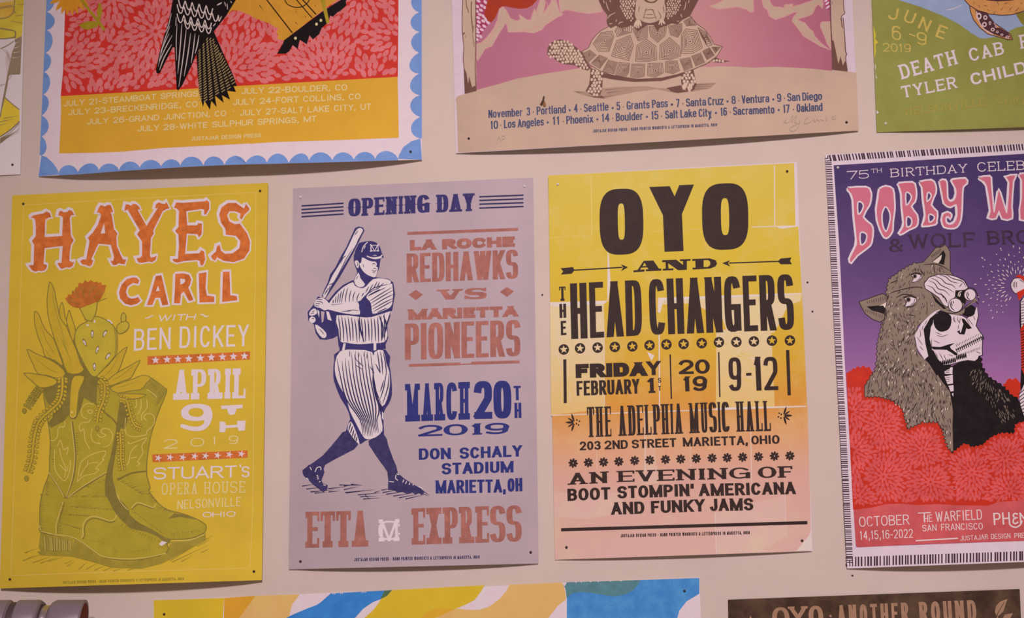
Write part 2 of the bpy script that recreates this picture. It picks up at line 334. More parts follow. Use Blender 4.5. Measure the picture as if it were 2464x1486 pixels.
class Part:
    def __init__(s, sheet, name, parent=None, label=None):
        s.sh, s.name, s.parent, s.label = sheet, name, parent, label
        s.faces = []; s.mats = []
    def mi(s, m):
        m = MATS[m] if isinstance(m, str) else m
        if m not in s.mats: s.mats.append(m)
        return s.mats.index(m)
    def add(s, polys, m, z, st=0.0):                               # polys in photograph pixels -> sheet plane
        i = s.mi(m)
        for k, q in enumerate(polys): s.faces.append(([s.sh.flat(p) for p in q], i, z + (k % 3) * st))
    def poly(s, pts, m, holes=(), sm=0, z=None):
        if isinstance(pts, str): pts = P(pts)
        holes = [P(h) if isinstance(h, str) else h for h in holes]
        if sm: pts = smooth(pts, True, sm); holes = [smooth(h, True, sm) for h in holes]
        loops = [[Vector((p[0], p[1], 0)) for p in l] for l in [pts] + holes]
        fl = [p for l in loops for p in l]
        s.add([[tuple(fl[k][:2]) for k in t] for t in tessellate_polygon(loops)], m, s.sh.nz() if z is None else z)
        return pts
    def line(s, pts, w, m, sm=0, closed=False, taper=False, z=None):
        if isinstance(pts, str): pts = P(pts)
        if closed: pts = list(pts) + [pts[0]]
        if sm: pts = smooth(pts, False, sm)
        if taper:
            n = len(pts); rb = []
            for i, q in enumerate(ribbon(pts, w, w, False)):
                f = lambda k: max(.06, math.sin(math.pi * (k + .25) / (n - .5)) ** .6) if n > 3 else (1 if k == 0 else .15)
                c0 = [(q[0][k] + q[3][k]) / 2 for k in (0, 1)]; c1 = [(q[1][k] + q[2][k]) / 2 for k in (0, 1)]
                g = lambda c, p, t: (c[0] + (p[0] - c[0]) * t, c[1] + (p[1] - c[1]) * t)
                rb.append([g(c0, q[0], f(i)), g(c1, q[1], f(i + 1)), g(c1, q[2], f(i + 1)), g(c0, q[3], f(i))])
        else: rb = ribbon(pts, w, w, False)
        s.add(rb, m, s.sh.nz() if z is None else z, 8e-7)
    def outline(s, pts, w, m, sm=0):
        if isinstance(pts, str): pts = P(pts)
        s.line(smooth(pts, True, sm) if sm else pts, w, m, closed=True)
    def shape(s, pts, m, om, w=1.6, sm=0):                          # fill and contour
        q = s.poly(pts, m, sm=sm); s.outline(q, w, om); return q
    def dot(s, c, rx, ry, m, rot=0, n=14, z=None):
        ca, sa = math.cos(rot), math.sin(rot)
        s.add([[(c[0] + rx * math.cos(a) * ca - ry * math.sin(a) * sa, c[1] + rx * math.cos(a) * sa + ry * math.sin(a) * ca) for a in [k * 2 * math.pi / n for k in range(n)]]], m, s.sh.nz() if z is None else z)
    def leaf(s, c, ang, ln, wd, m, z=None):                         # pointed petal, base at c
        z = s.sh.nz() if z is None else z; ca, sa = math.cos(ang), math.sin(ang)
        sh = [(0, 0), (.14, .34), (.4, .5), (.68, .44), (.88, .22), (1, 0), (.88, -.22), (.68, -.44), (.4, -.5), (.14, -.34)]
        s.add([[(c[0] + ln * a * ca - wd * b * sa, c[1] + ln * a * sa + wd * b * ca) for a, b in sh]], m, z)
    def star(s, c, r, m, rot=-math.pi / 2, k=.42, z=None):
        z = s.sh.nz() if z is None else z
        q = [(c[0] + (r if i % 2 == 0 else r * k) * math.cos(rot + i * math.pi / 5), c[1] + (r if i % 2 == 0 else r * k) * math.sin(rot + i * math.pi / 5)) for i in range(10)]
        s.add([[c, q[i], q[(i + 1) % 10]] for i in range(10)], m, z)
    def text(s, t, x0, y0, x1, y1, h, style, m, up=None, bold=1.0, jit=0.0, slant=0.0):
        a, b = pt(x0, y0), pt(x1, y1); h = L(h)
        e = Vector((b[0] - a[0], b[1] - a[1])); W = e.length; e /= W
        if up == 'perp': u = Vector((e[1], -e[0]))
        else: u = Vector(((850 - a[0]) / 21000, -1))
        z0 = s.sh.nz(); rnd = random.Random(t); prev = None
        top = 0
        for pl, k in letters(t, W, h, style, bold):
            top = max(top, k)
            s.add([[(a[0] + e[0] * (p[0] + slant * p[1]) + u[0] * p[1], a[1] + e[1] * (p[0] + slant * p[1]) + u[1] * p[1]) for p in pl]], m, z0 + k * 5e-7)
        s.sh.z = z0 + top * 5e-7; s.sh.nz()
    def dahlia(s, region, centers, ln, wd, m, rmax=999, seed=1):
        """flower heads: rows of pointed petals round each centre, each row set between the petals of the row before"""
        rnd = random.Random(seed); z = s.sh.nz(); bb = bounds(region)
        near = lambda q: min(range(len(centers)), key=lambda j: (centers[j][0] - q[0]) ** 2 + (centers[j][1] - q[1]) ** 2)
        placed = {}; G = ln
        def put(q, a, c_, l_, w_, zz):
            s.sh.n += 1; zz += (s.sh.n % 7) * 4e-7
            placed.setdefault((int(q[0] // G), int(q[1] // G)), []).append((q, a, w_)); s.leaf(c_, a, l_, w_, m, zz)
        for ci, c in enumerate(centers):
            r, n, k, a0 = ln * .16, 8, 0, ci * 1.3
            while r < rmax:
                sp = 2 * math.pi * (r + ln * .45) / n
                if sp > wd * 1.95: n = int(n * 1.7); k += 1; r += ln * .18; sp = 2 * math.pi * (r + ln * .45) / n
                w = min(wd * 1.45, sp * .84)
                for i in range(n):
                    a = a0 + (i + (k % 2) * .5) * 2 * math.pi / n + rnd.uniform(-.03, .03) * 6 / n; ca, sa = math.cos(a), math.sin(a)
                    at_ = lambda t, o=0.0: (c[0] + (r + t * ln) * ca - o * sa, c[1] + (r + t * ln) * sa + o * ca)
                    q = at_(.5)
                    if not (bb[0] < q[0] < bb[2] and bb[1] < q[1] < bb[3]) or near(q) != ci or near(at_(.72)) != ci: continue
                    if all(inside(v, region) for v in (at_(0), at_(.97), at_(.45, w * .5), at_(.45, -w * .5))):
                        put(q, a, at_(0), ln * rnd.uniform(.9, 1.04), w * rnd.uniform(.9, 1.04), z + (k % 2) * 8e-7)
                r += ln * .60; k += 1
        y = bb[1]                                                  # small petals in the gaps between the heads
        while y < bb[3]:
            x = bb[0]
            while x < bb[2]:
                q = (x + rnd.uniform(-.2, .2) * wd, y + rnd.uniform(-.2, .2) * wd); x += wd * .42
                c = centers[near(q)]
                if math.hypot(q[0] - c[0], q[1] - c[1]) > rmax: continue
                a = math.atan2(q[1] - c[1], q[0] - c[0]) + rnd.uniform(-.15, .15); ca, sa = math.cos(a), math.sin(a); l_, w_ = ln * .74, wd * .92; ok = True
                for i in (-1, 0, 1):
                    for j in (-1, 0, 1):
                        for (p, pa, pw) in placed.get((int(q[0] // G) + i, int(q[1] // G) + j), ()):
                            dx, dy = q[0] - p[0], q[1] - p[1]; b_ = (a + pa) / 2 if abs(a - pa) < 1.5 else pa
                            u, v = dx * math.cos(b_) + dy * math.sin(b_), -dx * math.sin(b_) + dy * math.cos(b_)
                            if (u / (ln * .80)) ** 2 + (v / ((w_ + pw) * .47)) ** 2 < 1: ok = False; break
                        if not ok: break
                    if not ok: break
                if not ok: continue
                f = lambda t, o: (q[0] + t * l_ * ca - o * sa, q[1] + t * l_ * sa + o * ca)
                if all(inside(p, region) for p in (f(-.5, 0), f(.48, 0), f(0, w_ * .5), f(0, -w_ * .5))): put(q, a, f(-.5, 0), l_, w_, z + 16e-7)
            y += wd * .42
    def pebble(s, region, sp, m, seed=1, fill=.40, el=1.25):
        rnd = random.Random(seed); bb = bounds(region); z = s.sh.nz(); y = bb[1]; row = 0
        while y < bb[3]:
            x = bb[0] + (sp / 2 if row % 2 else 0)
            while x < bb[2]:
                p = (x + rnd.uniform(-.16, .16) * sp, y + rnd.uniform(-.16, .16) * sp)
                if inside(p, region) and inside((p[0] + sp * .3, p[1]), region) and inside((p[0] - sp * .3, p[1]), region):
                    s.dot(p, sp * fill * rnd.uniform(.85, 1.05), sp * fill * el * rnd.uniform(.85, 1.05), m, rnd.uniform(-.4, .4), 6, z)
                x += sp
            y += sp * .92; row += 1
    def strokes(s, region, n, dirf, ln, w, m, seed=1):
        rnd = random.Random(seed); bb = bounds(region); z = s.sh.nz(); k = 0; tries = 0
        while k < n and tries < n * 12:
            tries += 1; p = (rnd.uniform(bb[0], bb[2]), rnd.uniform(bb[1], bb[3]))
            a = dirf(p) + rnd.uniform(-.25, .25); l = ln * rnd.uniform(.6, 1.3); q = (p[0] + l * math.cos(a), p[1] + l * math.sin(a))
            if inside(p, region) and inside(q, region):
                mid = ((p[0] + q[0]) / 2 + rnd.uniform(-.1, .1) * l, (p[1] + q[1]) / 2); k += 1
                s.add([[p, (mid[0] - w / 2 * math.sin(a), mid[1] + w / 2 * math.cos(a)), q, (mid[0] + w / 2 * math.sin(a), mid[1] - w / 2 * math.cos(a))]], m, z + rnd.random() * 2e-6)
    def comb(s, a0, a1, b0, b1, n, w, m, jit=0.0, seed=3):           # n short lines from edge a0-a1 to edge b0-b1
        rnd = random.Random(seed); z = s.sh.nz()
        for i in range(n):
            t = (i + .5) / n + rnd.uniform(-jit, jit) / n
            p = [a0[q] + (a1[q] - a0[q]) * t for q in (0, 1)]; r = [b0[q] + (b1[q] - b0[q]) * t for q in (0, 1)]
            s.add(ribbon([p, r], w * rnd.uniform(1 - jit, 1 + jit), w * rnd.uniform(1 - jit, 1 + jit), False), m, z)
    def build(s):
        sh = s.sh; vs, ix, fs, ms = [], {}, [], []
        for pl, mi, z in s.faces:
            for q in cells(pl):
                f = []
                for p in q:
                    key = (round(p[0], 7), round(p[1], 7), round(z, 8))
                    if key not in ix: ix[key] = len(vs); vs.append(sh.lift(p, z))
                    if ix[key] not in f: f.append(ix[key])
                if len(f) > 2: fs.append(f); ms.append(mi)
        me = bpy.data.meshes.new(s.name); me.from_pydata([tuple(Vector(v) - sh.base) for v in vs], [], fs)
        for m in s.mats: me.materials.append(m)
        me.polygons.foreach_set('material_index', ms); me.update()
        o = bpy.data.objects.new(s.name, me); COL.objects.link(o)
        if s.label: o['label'] = s.label
        s.ob = o
        return o
SHEETS = []
def surface(px, py):
    """how far the paper (or the bare wall) stands out at a place"""
    for s in SHEETS:
        if inside((px, py), s.corners): return s.fold(s.flat((px, py))) + s.z * .5
    return 0.0
class Sheet:
    """one printed sheet hung on the wall: corners as seen, in order top left, top right, bottom right, bottom left"""
    def __init__(s, name, label, corners, paper, belly=0.008, lift=0.0012, tip=0.0, group=None, cat='poster', power=3.0, outline=None):
        s.name, s.label, s.belly, s.lift0, s.tip, s.cat, s.power = name, label, belly, lift, tip, cat, power
        s.parts = []; s.z = 6e-5; s.group = group; s.lat = {}; s.n = 0
        W = [at(*c) for c in corners]; s.W = [(w[0], w[2]) for w in W]
        s.x0 = (s.W[0][0] + s.W[3][0]) / 2; s.x1 = (s.W[1][0] + s.W[2][0]) / 2; s.zb = (s.W[2][1] + s.W[3][1]) / 2; s.zt = (s.W[0][1] + s.W[1][1]) / 2
        s.base = Vector(((s.x0 + s.x1) / 2, -lift, s.zb)); s.corners = corners
        s.paper = s.part('paper_sheet'); s.paper.poly([tuple(c) for c in (outline or corners)], paper, z=0.0)
    def nz(s): s.z += 3.6e-6; return s.z
    def jit(s): s.n += 1; return s.z + (s.n % 5) * 5e-7        # strokes of one drawing, side by side in one layer
    def flat(s, p): w = at(p[0], p[1]); return (w[0], w[2])
    def depth(s, p):
        u = min(1, max(0, (p[0] - s.x0) / (s.x1 - s.x0))); v = min(1, max(0, (p[1] - s.zb) / (s.zt - s.zb)))
        d = s.lift0 + s.belly * (1 - v) ** s.power * (4 * u * (1 - u)) ** 0.8
        d += s.belly * .25 * math.sin(math.pi * v) * math.sin(math.pi * u)
        if s.tip: d += s.tip * max(0, 1 - math.hypot((u) / .16, (1 - v) / .10)) ** 1.5
        return d
    def node(s, i, j):
        if (i, j) not in s.lat: s.lat[(i, j)] = s.depth((i * CELL, j * CELL))
        return s.lat[(i, j)]
    def fold(s, p):
        """depth of the folded sheet at p: linear inside each lattice triangle"""
        i, j = math.floor(p[0] / CELL), math.floor(p[1] / CELL); x, y = p[0] / CELL - i, p[1] / CELL - j
        if x + y <= 1: a = s.node(i, j); return a + (s.node(i + 1, j) - a) * x + (s.node(i, j + 1) - a) * y
        a = s.node(i + 1, j + 1); return a + (s.node(i, j + 1) - a) * (1 - x) + (s.node(i + 1, j) - a) * (1 - y)
    def lift(s, p, z):
        d = s.fold(p) + z; w = Vector((p[0], 0, p[1])); return w + (CAM - w) * (d / D)
    def part(s, name, parent=None, label=None):
        q = Part(s, name, parent, label); s.parts.append(q); return q
    def done(s):
        root = bpy.data.objects.new(s.name, None); COL.objects.link(root); root.location = s.base; root.empty_display_size = .05
        tag(root, s.label, s.cat, s.group)
        for q in s.parts:
            if not q.faces: continue
            o = q.build(); o.parent = q.parent.ob if q.parent else root
        md = s.paper.ob.modifiers.new('thickness', 'SOLIDIFY'); md.thickness = 0.0004; md.offset = -1
        s.root = root; SHEETS.append(s)
        # the front of the sheet looks into the room
        me = s.paper.ob.data
        if me.polygons and me.polygons[0].normal[1] > 0: me.flip_normals()
        return root
def mesh_object(name, verts, faces, mat, parent=None, loc=None, smooth_=False):
    me = bpy.data.meshes.new(name); me.from_pydata([tuple(v) for v in verts], [], faces); me.materials.append(mat); me.update()
    if smooth_: me.polygons.foreach_set('use_smooth', [True] * len(me.polygons))
    o = bpy.data.objects.new(name, me); COL.objects.link(o)
    if parent: o.parent = parent
    if loc: o.location = loc
    return o
# ---------------------------------------------------------------- the wall
wall_m = ink('wall_paint', (209, 179, 172), 1.0, 0.035, 0.7, 3.0)
nt = wall_m.node_tree; bs = nt.nodes['Principled BSDF']
bn = nt.nodes.new('ShaderNodeTexNoise'); bn.inputs['Scale'].default_value = 140; bn.inputs['Detail'].default_value = 3
tc = nt.nodes.new('ShaderNodeTexCoord'); bp = nt.nodes.new('ShaderNodeBump'); bp.inputs['Strength'].default_value = 0.06; bp.inputs['Distance'].default_value = 0.002
nt.links.new(tc.outputs['Object'], bn.inputs['Vector']); nt.links.new(bn.outputs['Fac'], bp.inputs['Height']); nt.links.new(bp.outputs['Normal'], bs.inputs['Normal'])
wv = [(x, y, z) for y in (0, .1) for z in (0, 2.9) for x in (-2.2, 2.2)]
wall = mesh_object('wall_back', wv, [(0, 1, 3, 2), (5, 4, 6, 7), (4, 0, 2, 6), (1, 5, 7, 3), (2, 3, 7, 6), (4, 5, 1, 0)], wall_m)
wall['kind'] = 'structure'
# ---------------------------------------------------------------- yellow poster with boots and a cactus
K = .80
ink('y_paper', (193, 155, 49), K, .05, .5, 9); ink('y_white', (214, 181, 196), K, .05); ink('y_peach', (221, 178, 130), K, .05); ink('y_line', (208, 166, 84), K, .04)
ink('y_orange', (192, 95, 44), K, .16, .6, 90); ink('y_flower', (172, 93, 38), K, .14, .6, 90); ink('y_olive', (160, 136, 44), K, .06, .6, 40); ink('y_leaf', (182, 146, 44), K, .05, .6, 40); ink('y_pad', (178, 150, 50), K, .05, .6, 40)
ink('y_dark', (122, 103, 48), K, .08, .6, 60); ink('y_mid', (146, 123, 46), K, .08, .6, 60); ink('y_cream', (207, 170, 96), K, .04)
S = Sheet('concert_poster', 'yellow poster with orange headline above a cactus growing from green cowboy boots', [(29.5, 470), (645, 439.5), (630, 1395), (-1, 1415)], 'y_paper', .022, .006)
b = S.part('border_line'); b.line('px: 57,493 330,477 616,463 608,1230 601,1366 300,1374 26,1384', 1.7, 'y_line', closed=True)
# headline, each letter over its pale shadow
frame('F1')
HAYES = [('270,350 300,325 385,310 415,290 445,305 460,345 440,345 405,365 400,520 555,510 562,345 540,330 520,330 530,290 550,285 570,300 600,295 620,278 645,285 665,325 640,325 625,345 635,510 660,550 635,590 625,650 620,735 650,745 665,740 650,780 620,795 595,790 570,800 545,805 515,760 520,750 550,750 560,600 400,620 390,760 420,770 415,800 395,820 365,825 345,820 320,830 290,820 255,775 275,770 300,770 305,590 285,555 320,510 320,430 315,370 300,350', ()),
 ('905,325 885,300 865,305 880,265 900,235 925,240 935,248 965,232 990,235 1010,285 1010,300 990,300 1000,330 1020,450 1050,490 1040,520 1045,600 1080,680 1100,720 1130,720 1115,765 1085,760 1060,755 1040,770 1010,770 985,730 1010,735 1020,700 990,590 880,580 815,720 835,730 820,770 800,785 770,770 735,765 715,735 740,720 770,720 800,560 785,525 830,480 875,410', ('930,395 940,485 900,490',)),
 ('1110,290 1125,225 1150,230 1170,240 1190,222 1215,225 1245,250 1255,275 1230,275 1310,420 1410,260 1385,265 1395,225 1420,210 1445,220 1470,225 1490,208 1515,265 1490,270 1455,290 1370,460 1375,490 1350,530 1340,680 1350,705 1400,690 1390,725 1360,745 1335,740 1300,745 1260,752 1235,745 1220,710 1250,705 1270,690 1270,560 1225,495 1250,460 1140,275', ()),
 ('1555,260 1575,210 1630,215 1760,205 1830,200 1850,190 1870,210 1870,270 1840,320 1825,320 1825,275 1800,270 1665,290 1675,415 1760,415 1775,395 1805,400 1805,470 1800,500 1780,525 1765,495 1670,490 1655,670 1780,665 1800,635 1825,650 1835,720 1815,770 1795,775 1785,735 1760,725 1650,735 1580,750 1545,735 1545,715 1590,715 1600,600 1595,500 1565,465 1595,430 1600,290 1580,265', ()),
 ('2200,225 2230,265 2225,285 2185,320 2160,365 2145,350 2150,310 2100,290 2050,290 2030,325 2050,380 2100,405 2145,400 2210,490 2235,560 2230,640 2180,715 2090,745 2000,735 1940,700 1925,730 1900,720 1885,690 1930,650 1940,600 1965,590 1975,640 2010,670 2080,665 2140,620 2150,560 2110,510 2020,500 2015,450 1975,390 1960,320 1980,255 2040,215 2110,215 2180,265', ())]
CARLL = [('265,260 250,300 190,290 130,330 110,390 130,450 170,470 215,465 250,450 280,495 240,530 170,548 100,530 45,470 30,400 60,310 120,245 190,225 235,230', ()),
 ('455,210 520,200 600,540 530,550 505,460 450,460 415,545 350,545 390,440', ('480,320 500,380 455,385',)),
 ('680,185 780,178 840,195 865,250 850,310 830,340 890,485 840,500 785,400 770,390 745,420 735,525 665,525 675,350', ('735,240 790,245 795,270 780,290 740,310',)),
 ('950,180 1040,165 1030,350 1045,435 1130,445 1130,510 960,515', ()), ('1230,160 1305,158 1315,430 1390,440 1395,490 1220,510', ())]
def blocks(part, data, fr, ink_, shadow, w, dx, dy, wl=5):
    frame(fr); z1 = S.nz(); z2 = S.nz(); z3 = S.nz(); z4 = S.nz()
    for o, hs in data:
        q = [(x + dx, y + dy) for x, y in P(o)]
        part.poly(q, shadow, z=z1); part.line(q, w, shadow, closed=True, z=z2)
        part.line(P(o), wl, shadow, closed=True, z=z3)
        part.poly(P(o), ink_, holes=hs, z=z4)
        if hs: z5 = z4 + 4e-7
h = S.part('headline'); blocks(h, HAYES, 'F1', 'y_orange', 'y_white', 9.0, -2.2, -2.0, 6.5)
for o, hs in HAYES:
    for q in hs: frame('F1'); h.poly(P(q), 'y_white', z=S.z + 1e-6)
h2 = S.part('second_headline'); blocks(h2, CARLL, 'F5', 'y_orange', 'y_white', 9.0, -1.2, -.6, 8)
# support act, date and venue
t = S.part('support_lettering'); frame('F5')
t.text('WITH', 475, 732, 905, 715, 72, 'handbold', 'y_white', slant=.25, bold=1.1); t.line('328,695 370,690 400,672 432,668', 3, 'y_white', sm=3, taper=True); t.line('965,655 1000,655 1030,678 1068,668', 3.4, 'y_white', sm=3, taper=True)
t.text('BEN', 200, 1072, 622, 1050, 250, 'hand', 'y_white', bold=1.0); t.text('DICKEY', 728, 1040, 1522, 1018, 248, 'hand', 'y_white', bold=1.05)
q = S.part('star_band'); q.poly('357,1135 1543,1080 1540,1172 360,1235', 'y_orange'); z = S.nz()
for x, y in zip((452, 585, 710, 835, 970, 1095, 1225, 1350, 1478), (1180, 1173, 1168, 1163, 1155, 1148, 1143, 1138, 1132)): q.star(pt(x, y), L(48), 'y_white', z=z)
d = S.part('date_lettering'); frame('F6')
d.text('APRIL', 432, 303, 1078, 288, 268, 'slabhand', 'y_white', bold=1.0)
d.poly('785,430 770,500 735,550 680,578 610,580 545,565 500,545 505,520 540,525 600,540 660,540 700,520 712,490 700,485 660,490 600,490 530,470 505,430 510,390 560,350 630,338 700,342 760,365', 'y_white', holes=('625,375 680,380 705,410 690,445 640,455 585,440 570,410 590,385',), sm=3)
d.poly('860,355 1055,345 1052,375 1000,382 985,430 950,438 930,430 915,382 865,384', 'y_white'); d.poly('850,495 895,500 905,530 1005,525 1005,490 1080,488 1075,575 1020,580 1008,548 905,555 895,590 848,592', 'y_white')
yr = S.part('year_lettering')
for c, x0, x1, y, hh in (('2', 350, 470, 740, 85), ('0', 587, 710, 722, 78), ('1', 788, 815, 706, 72), ('9', 930, 1015, 700, 76)): yr.text(c, x0, y, x1, y - 3, hh, 'handthin', 'y_peach', bold=1.5)
q2 = S.part('star_band'); q2.poly('245,790 1098,753 1100,818 250,860', 'y_orange'); z = S.nz()
for x, y in zip((300, 405, 518, 625, 722, 830, 935, 1042), (822, 815, 816, 806, 803, 798, 790, 785)): q2.star(pt(x, y), L(36), 'y_white', z=z, k=.34, rot=-1.3)
v = S.part('venue_lettering'); v.text('STUART', 258, 1015, 1000, 996, 108, 'hand', 'y_white', bold=1.5); v.text('S', 1045, 995, 1115, 993, 98, 'hand', 'y_white', bold=1.5); v.line('1032,880 1036,905', 3, 'y_white')
v.text('OPERA', 330, 1152, 650, 1142, 105, 'serifthin', 'y_peach', bold=.8); v.text('HOUSE', 705, 1143, 1075, 1132, 105, 'serifthin', 'y_peach', bold=.8)
v.text('NELSONVILLE', 470, 1280, 1038, 1252, 82, 'hand', 'y_peach', bold=1.1); v.text('OHIO', 697, 1353, 990, 1345, 48, 'hand', 'y_white', bold=1.7)
# the boots
bt = S.part('boots_illustration', label='green cowboy boots holding a cactus')
frame('F3')
FRONT = P('F3: 515,190 545,400 580,620 600,800 590,1000 585,1180 530,1330 490,1480 F4: 395,150 393,330 400,410 560,440 700,460 820,520 900,580 1000,640 1100,675 1300,690 1500,660 1640,615 1662,560 1630,510 1560,450 1440,400 1300,370 1240,320 1160,240 1100,140 1060,60 F3: 1260,1440 1255,1300 1280,1150 1320,990 1350,850 1380,700 1390,600 1340,530 1240,440 1160,80 1000,20 800,60 600,130')
BACK = P('F3: 1240,440 1340,530 1390,600 1380,700 1350,850 1320,990 1280,1150 F4: 1100,-20 1150,60 1200,150 1290,250 1400,340 1540,410 1640,470 1740,480 1880,470 1990,430 2030,400 2035,340 1980,300 1900,260 1780,220 1660,190 1570,130 1500,50 1470,-10 F3: 1790,1350 1750,1200 1750,1050 1770,880 1800,720 1850,560 1900,420 1985,210 1960,160 1810,50 1700,20 1560,150 1300,150')
DARK = P('F3: 1390,600 1430,320 1450,480 1440,640 1400,800 1370,1000 1340,1200 1370,1350 1400,1486 F4: 1180,80 1270,180 1290,260 1400,330 1500,380 1600,450 1690,480 1650,530 1560,450 1440,400 1300,370 1230,312 1150,232 1100,140 1060,60 F3: 1255,1440 1260,1300 1290,1130 1330,970 1370,760')
sh = bt.poly('F4: 400,600 710,600 730,480 820,530 900,590 1000,650 1110,690 1300,700 1500,670 1640,630 1690,500 1740,500 1880,480 2030,420 2035,490 1900,560 1750,640 1600,720 1400,770 1100,760 900,700 700,650 400,640 365,600', 'y_mid')
frame('F4'); z = S.nz()
for a in ('245,612 380,565', '225,690 440,615', '235,690 330,640', '320,712 500,650', '400,715 560,655', '470,700 620,655', '640,722 720,685', '660,745 740,700', '780,775 860,705', '850,775 960,720', '930,785 1040,740', '1020,790 1110,755', '1120,795 1200,765', '1260,785 1340,765', '1680,690 1900,560', '1700,705 2060,535', '1790,700 1900,640', '1800,610 2105,440', '1950,548 2080,480', '1860,580 2060,470', '1990,610 2070,570', '255,615 300,590'):
    bt.line(a, 2.2, 'y_mid', taper=True, z=S.jit())
bt.poly(BACK, 'y_olive', sm=2); bt.poly('F3: 1820,55 1985,195 1900,350 1750,180 1690,180', 'y_mid'); bt.poly(DARK, 'y_dark', sm=2)
bt.poly(FRONT, 'y_olive', sm=2)
bt.poly('F4: 400,410 560,445 720,478 715,600 400,600 382,560', 'y_mid')
bt.outline(BACK, 2.2, 'y_dark', 2); bt.outline(FRONT, 2.4, 'y_dark', 2); S.nz()
frame('F4')
bt.comb(pt(425, 450), pt(705, 495), pt(435, 600), pt(705, 598), 15, 1.5, 'y_dark', .5)
bt.comb(pt(430, 452), pt(700, 492), pt(440, 590), pt(700, 590), 14, .8, 'y_cream', .4, 8)
def hatch(a0, a1, dx, dy, n, w, m, seed=1, jit=.5):
    rnd = random.Random(seed); z = S.jit()
    for i in range(n):
        t = (i + .5 + rnd.uniform(-.3, .3)) / n; x, y = a0[0] + (a1[0] - a0[0]) * t, a0[1] + (a1[1] - a0[1]) * t; k = rnd.uniform(1 - jit, 1 + jit * .4)
        bt.line([(x, y), (x + dx * .5 * k, y + dy * .5 * k + rnd.uniform(-.8, .8)), (x + dx * k, y + dy * k)], w, m, taper=True, z=z)
hatch(pt(400, 20), pt(400, 400), 16, 3, 20, 2, 'y_dark', 2); hatch(pt(600, 120), pt(580, 420), 22, 3, 20, 2, 'y_dark', 3)
hatch(pt(700, 60), pt(1060, 60), 22, -7, 10, 2, 'y_dark', 4); hatch(pt(680, 160), pt(1090, 190), 24, -6, 12, 2, 'y_dark', 5); hatch(pt(660, 240), pt(860, 250), 20, -4, 8, 1.8, 'y_dark', 6); hatch(pt(620, 330), pt(800, 380), 18, 2, 9, 1.8, 'y_dark', 7)
hatch(pt(1200, 330), pt(1640, 520), -9, 10, 15, 2.2, 'y_dark', 8); hatch(pt(1300, 600), pt(1640, 540), 1, 9, 15, 1.8, 'y_dark', 9); hatch(pt(1690, 420), pt(1990, 390), 2, 12, 13, 2, 'y_dark', 10); hatch(pt(1560, 150), pt(1740, 220), -12, 12, 10, 2.2, 'y_dark', 11); hatch(pt(1310, 200), pt(1600, 420), 14, 7, 10, 1.8, 'y_dark', 12)
hatch(pt(850, 480), pt(1080, 520), -6, 4, 8, 1.6, 'y_dark', 13); hatch(pt(1120, 560), pt(1160, 600), -4, 8, 4, 1.5, 'y_dark', 14)
bt.poly('1660,280 1720,225 1800,230 1900,262 1960,290 1880,275 1780,258', 'y_dark'); hatch(pt(1480, 10), pt(1560, 110), -22, 8, 9, 2, 'y_dark', 15)
frame('F3')
hatch(pt(905, 690), pt(920, 960), 14, 2, 10, 2.4, 'y_dark', 16); hatch(pt(610, 860), pt(620, 1080), 12, 2, 9, 2.2, 'y_dark', 17); hatch(pt(1380, 1240), pt(1700, 1440), 30, -8, 14, 2, 'y_dark', 18); hatch(pt(560, 1260), pt(540, 1440), 20, 12, 9, 2, 'y_dark', 19)
hatch(pt(1860, 390), pt(1980, 200), -12, -10, 13, 1.8, 'y_dark', 20); hatch(pt(1780, 90), pt(1940, 280), 10, -12, 10, 1.8, 'y_dark', 21); hatch(pt(1030, 110), pt(1140, 140), 1, 26, 7, 1.8, 'y_dark', 22); hatch(pt(1000, 1340), pt(1240, 1250), 16, 7, 8, 2, 'y_dark', 23); hatch(pt(530, 210), pt(640, 190), 3, 30, 8, 2, 'y_dark', 24)
bt.poly('570,580 640,500 720,470 780,440 820,480 760,560 680,600 610,640', 'y_dark'); bt.poly('1430,330 1500,290 1560,420 1520,560 1490,660 1440,640 1450,480', 'y_dark')
for a in ('590,1185 690,1330 775,1475', '860,560 890,800 900,1000 870,1250 780,1470', '785,1478 1000,1340 1265,1175', '970,260 1100,310 1230,440 1340,530 1395,600', '1400,1260 1560,1180 1740,1155'): bt.line(a, 4.2, 'y_dark', sm=4, z=S.jit())
st = S.part('boot_stitching', bt); S.nz()
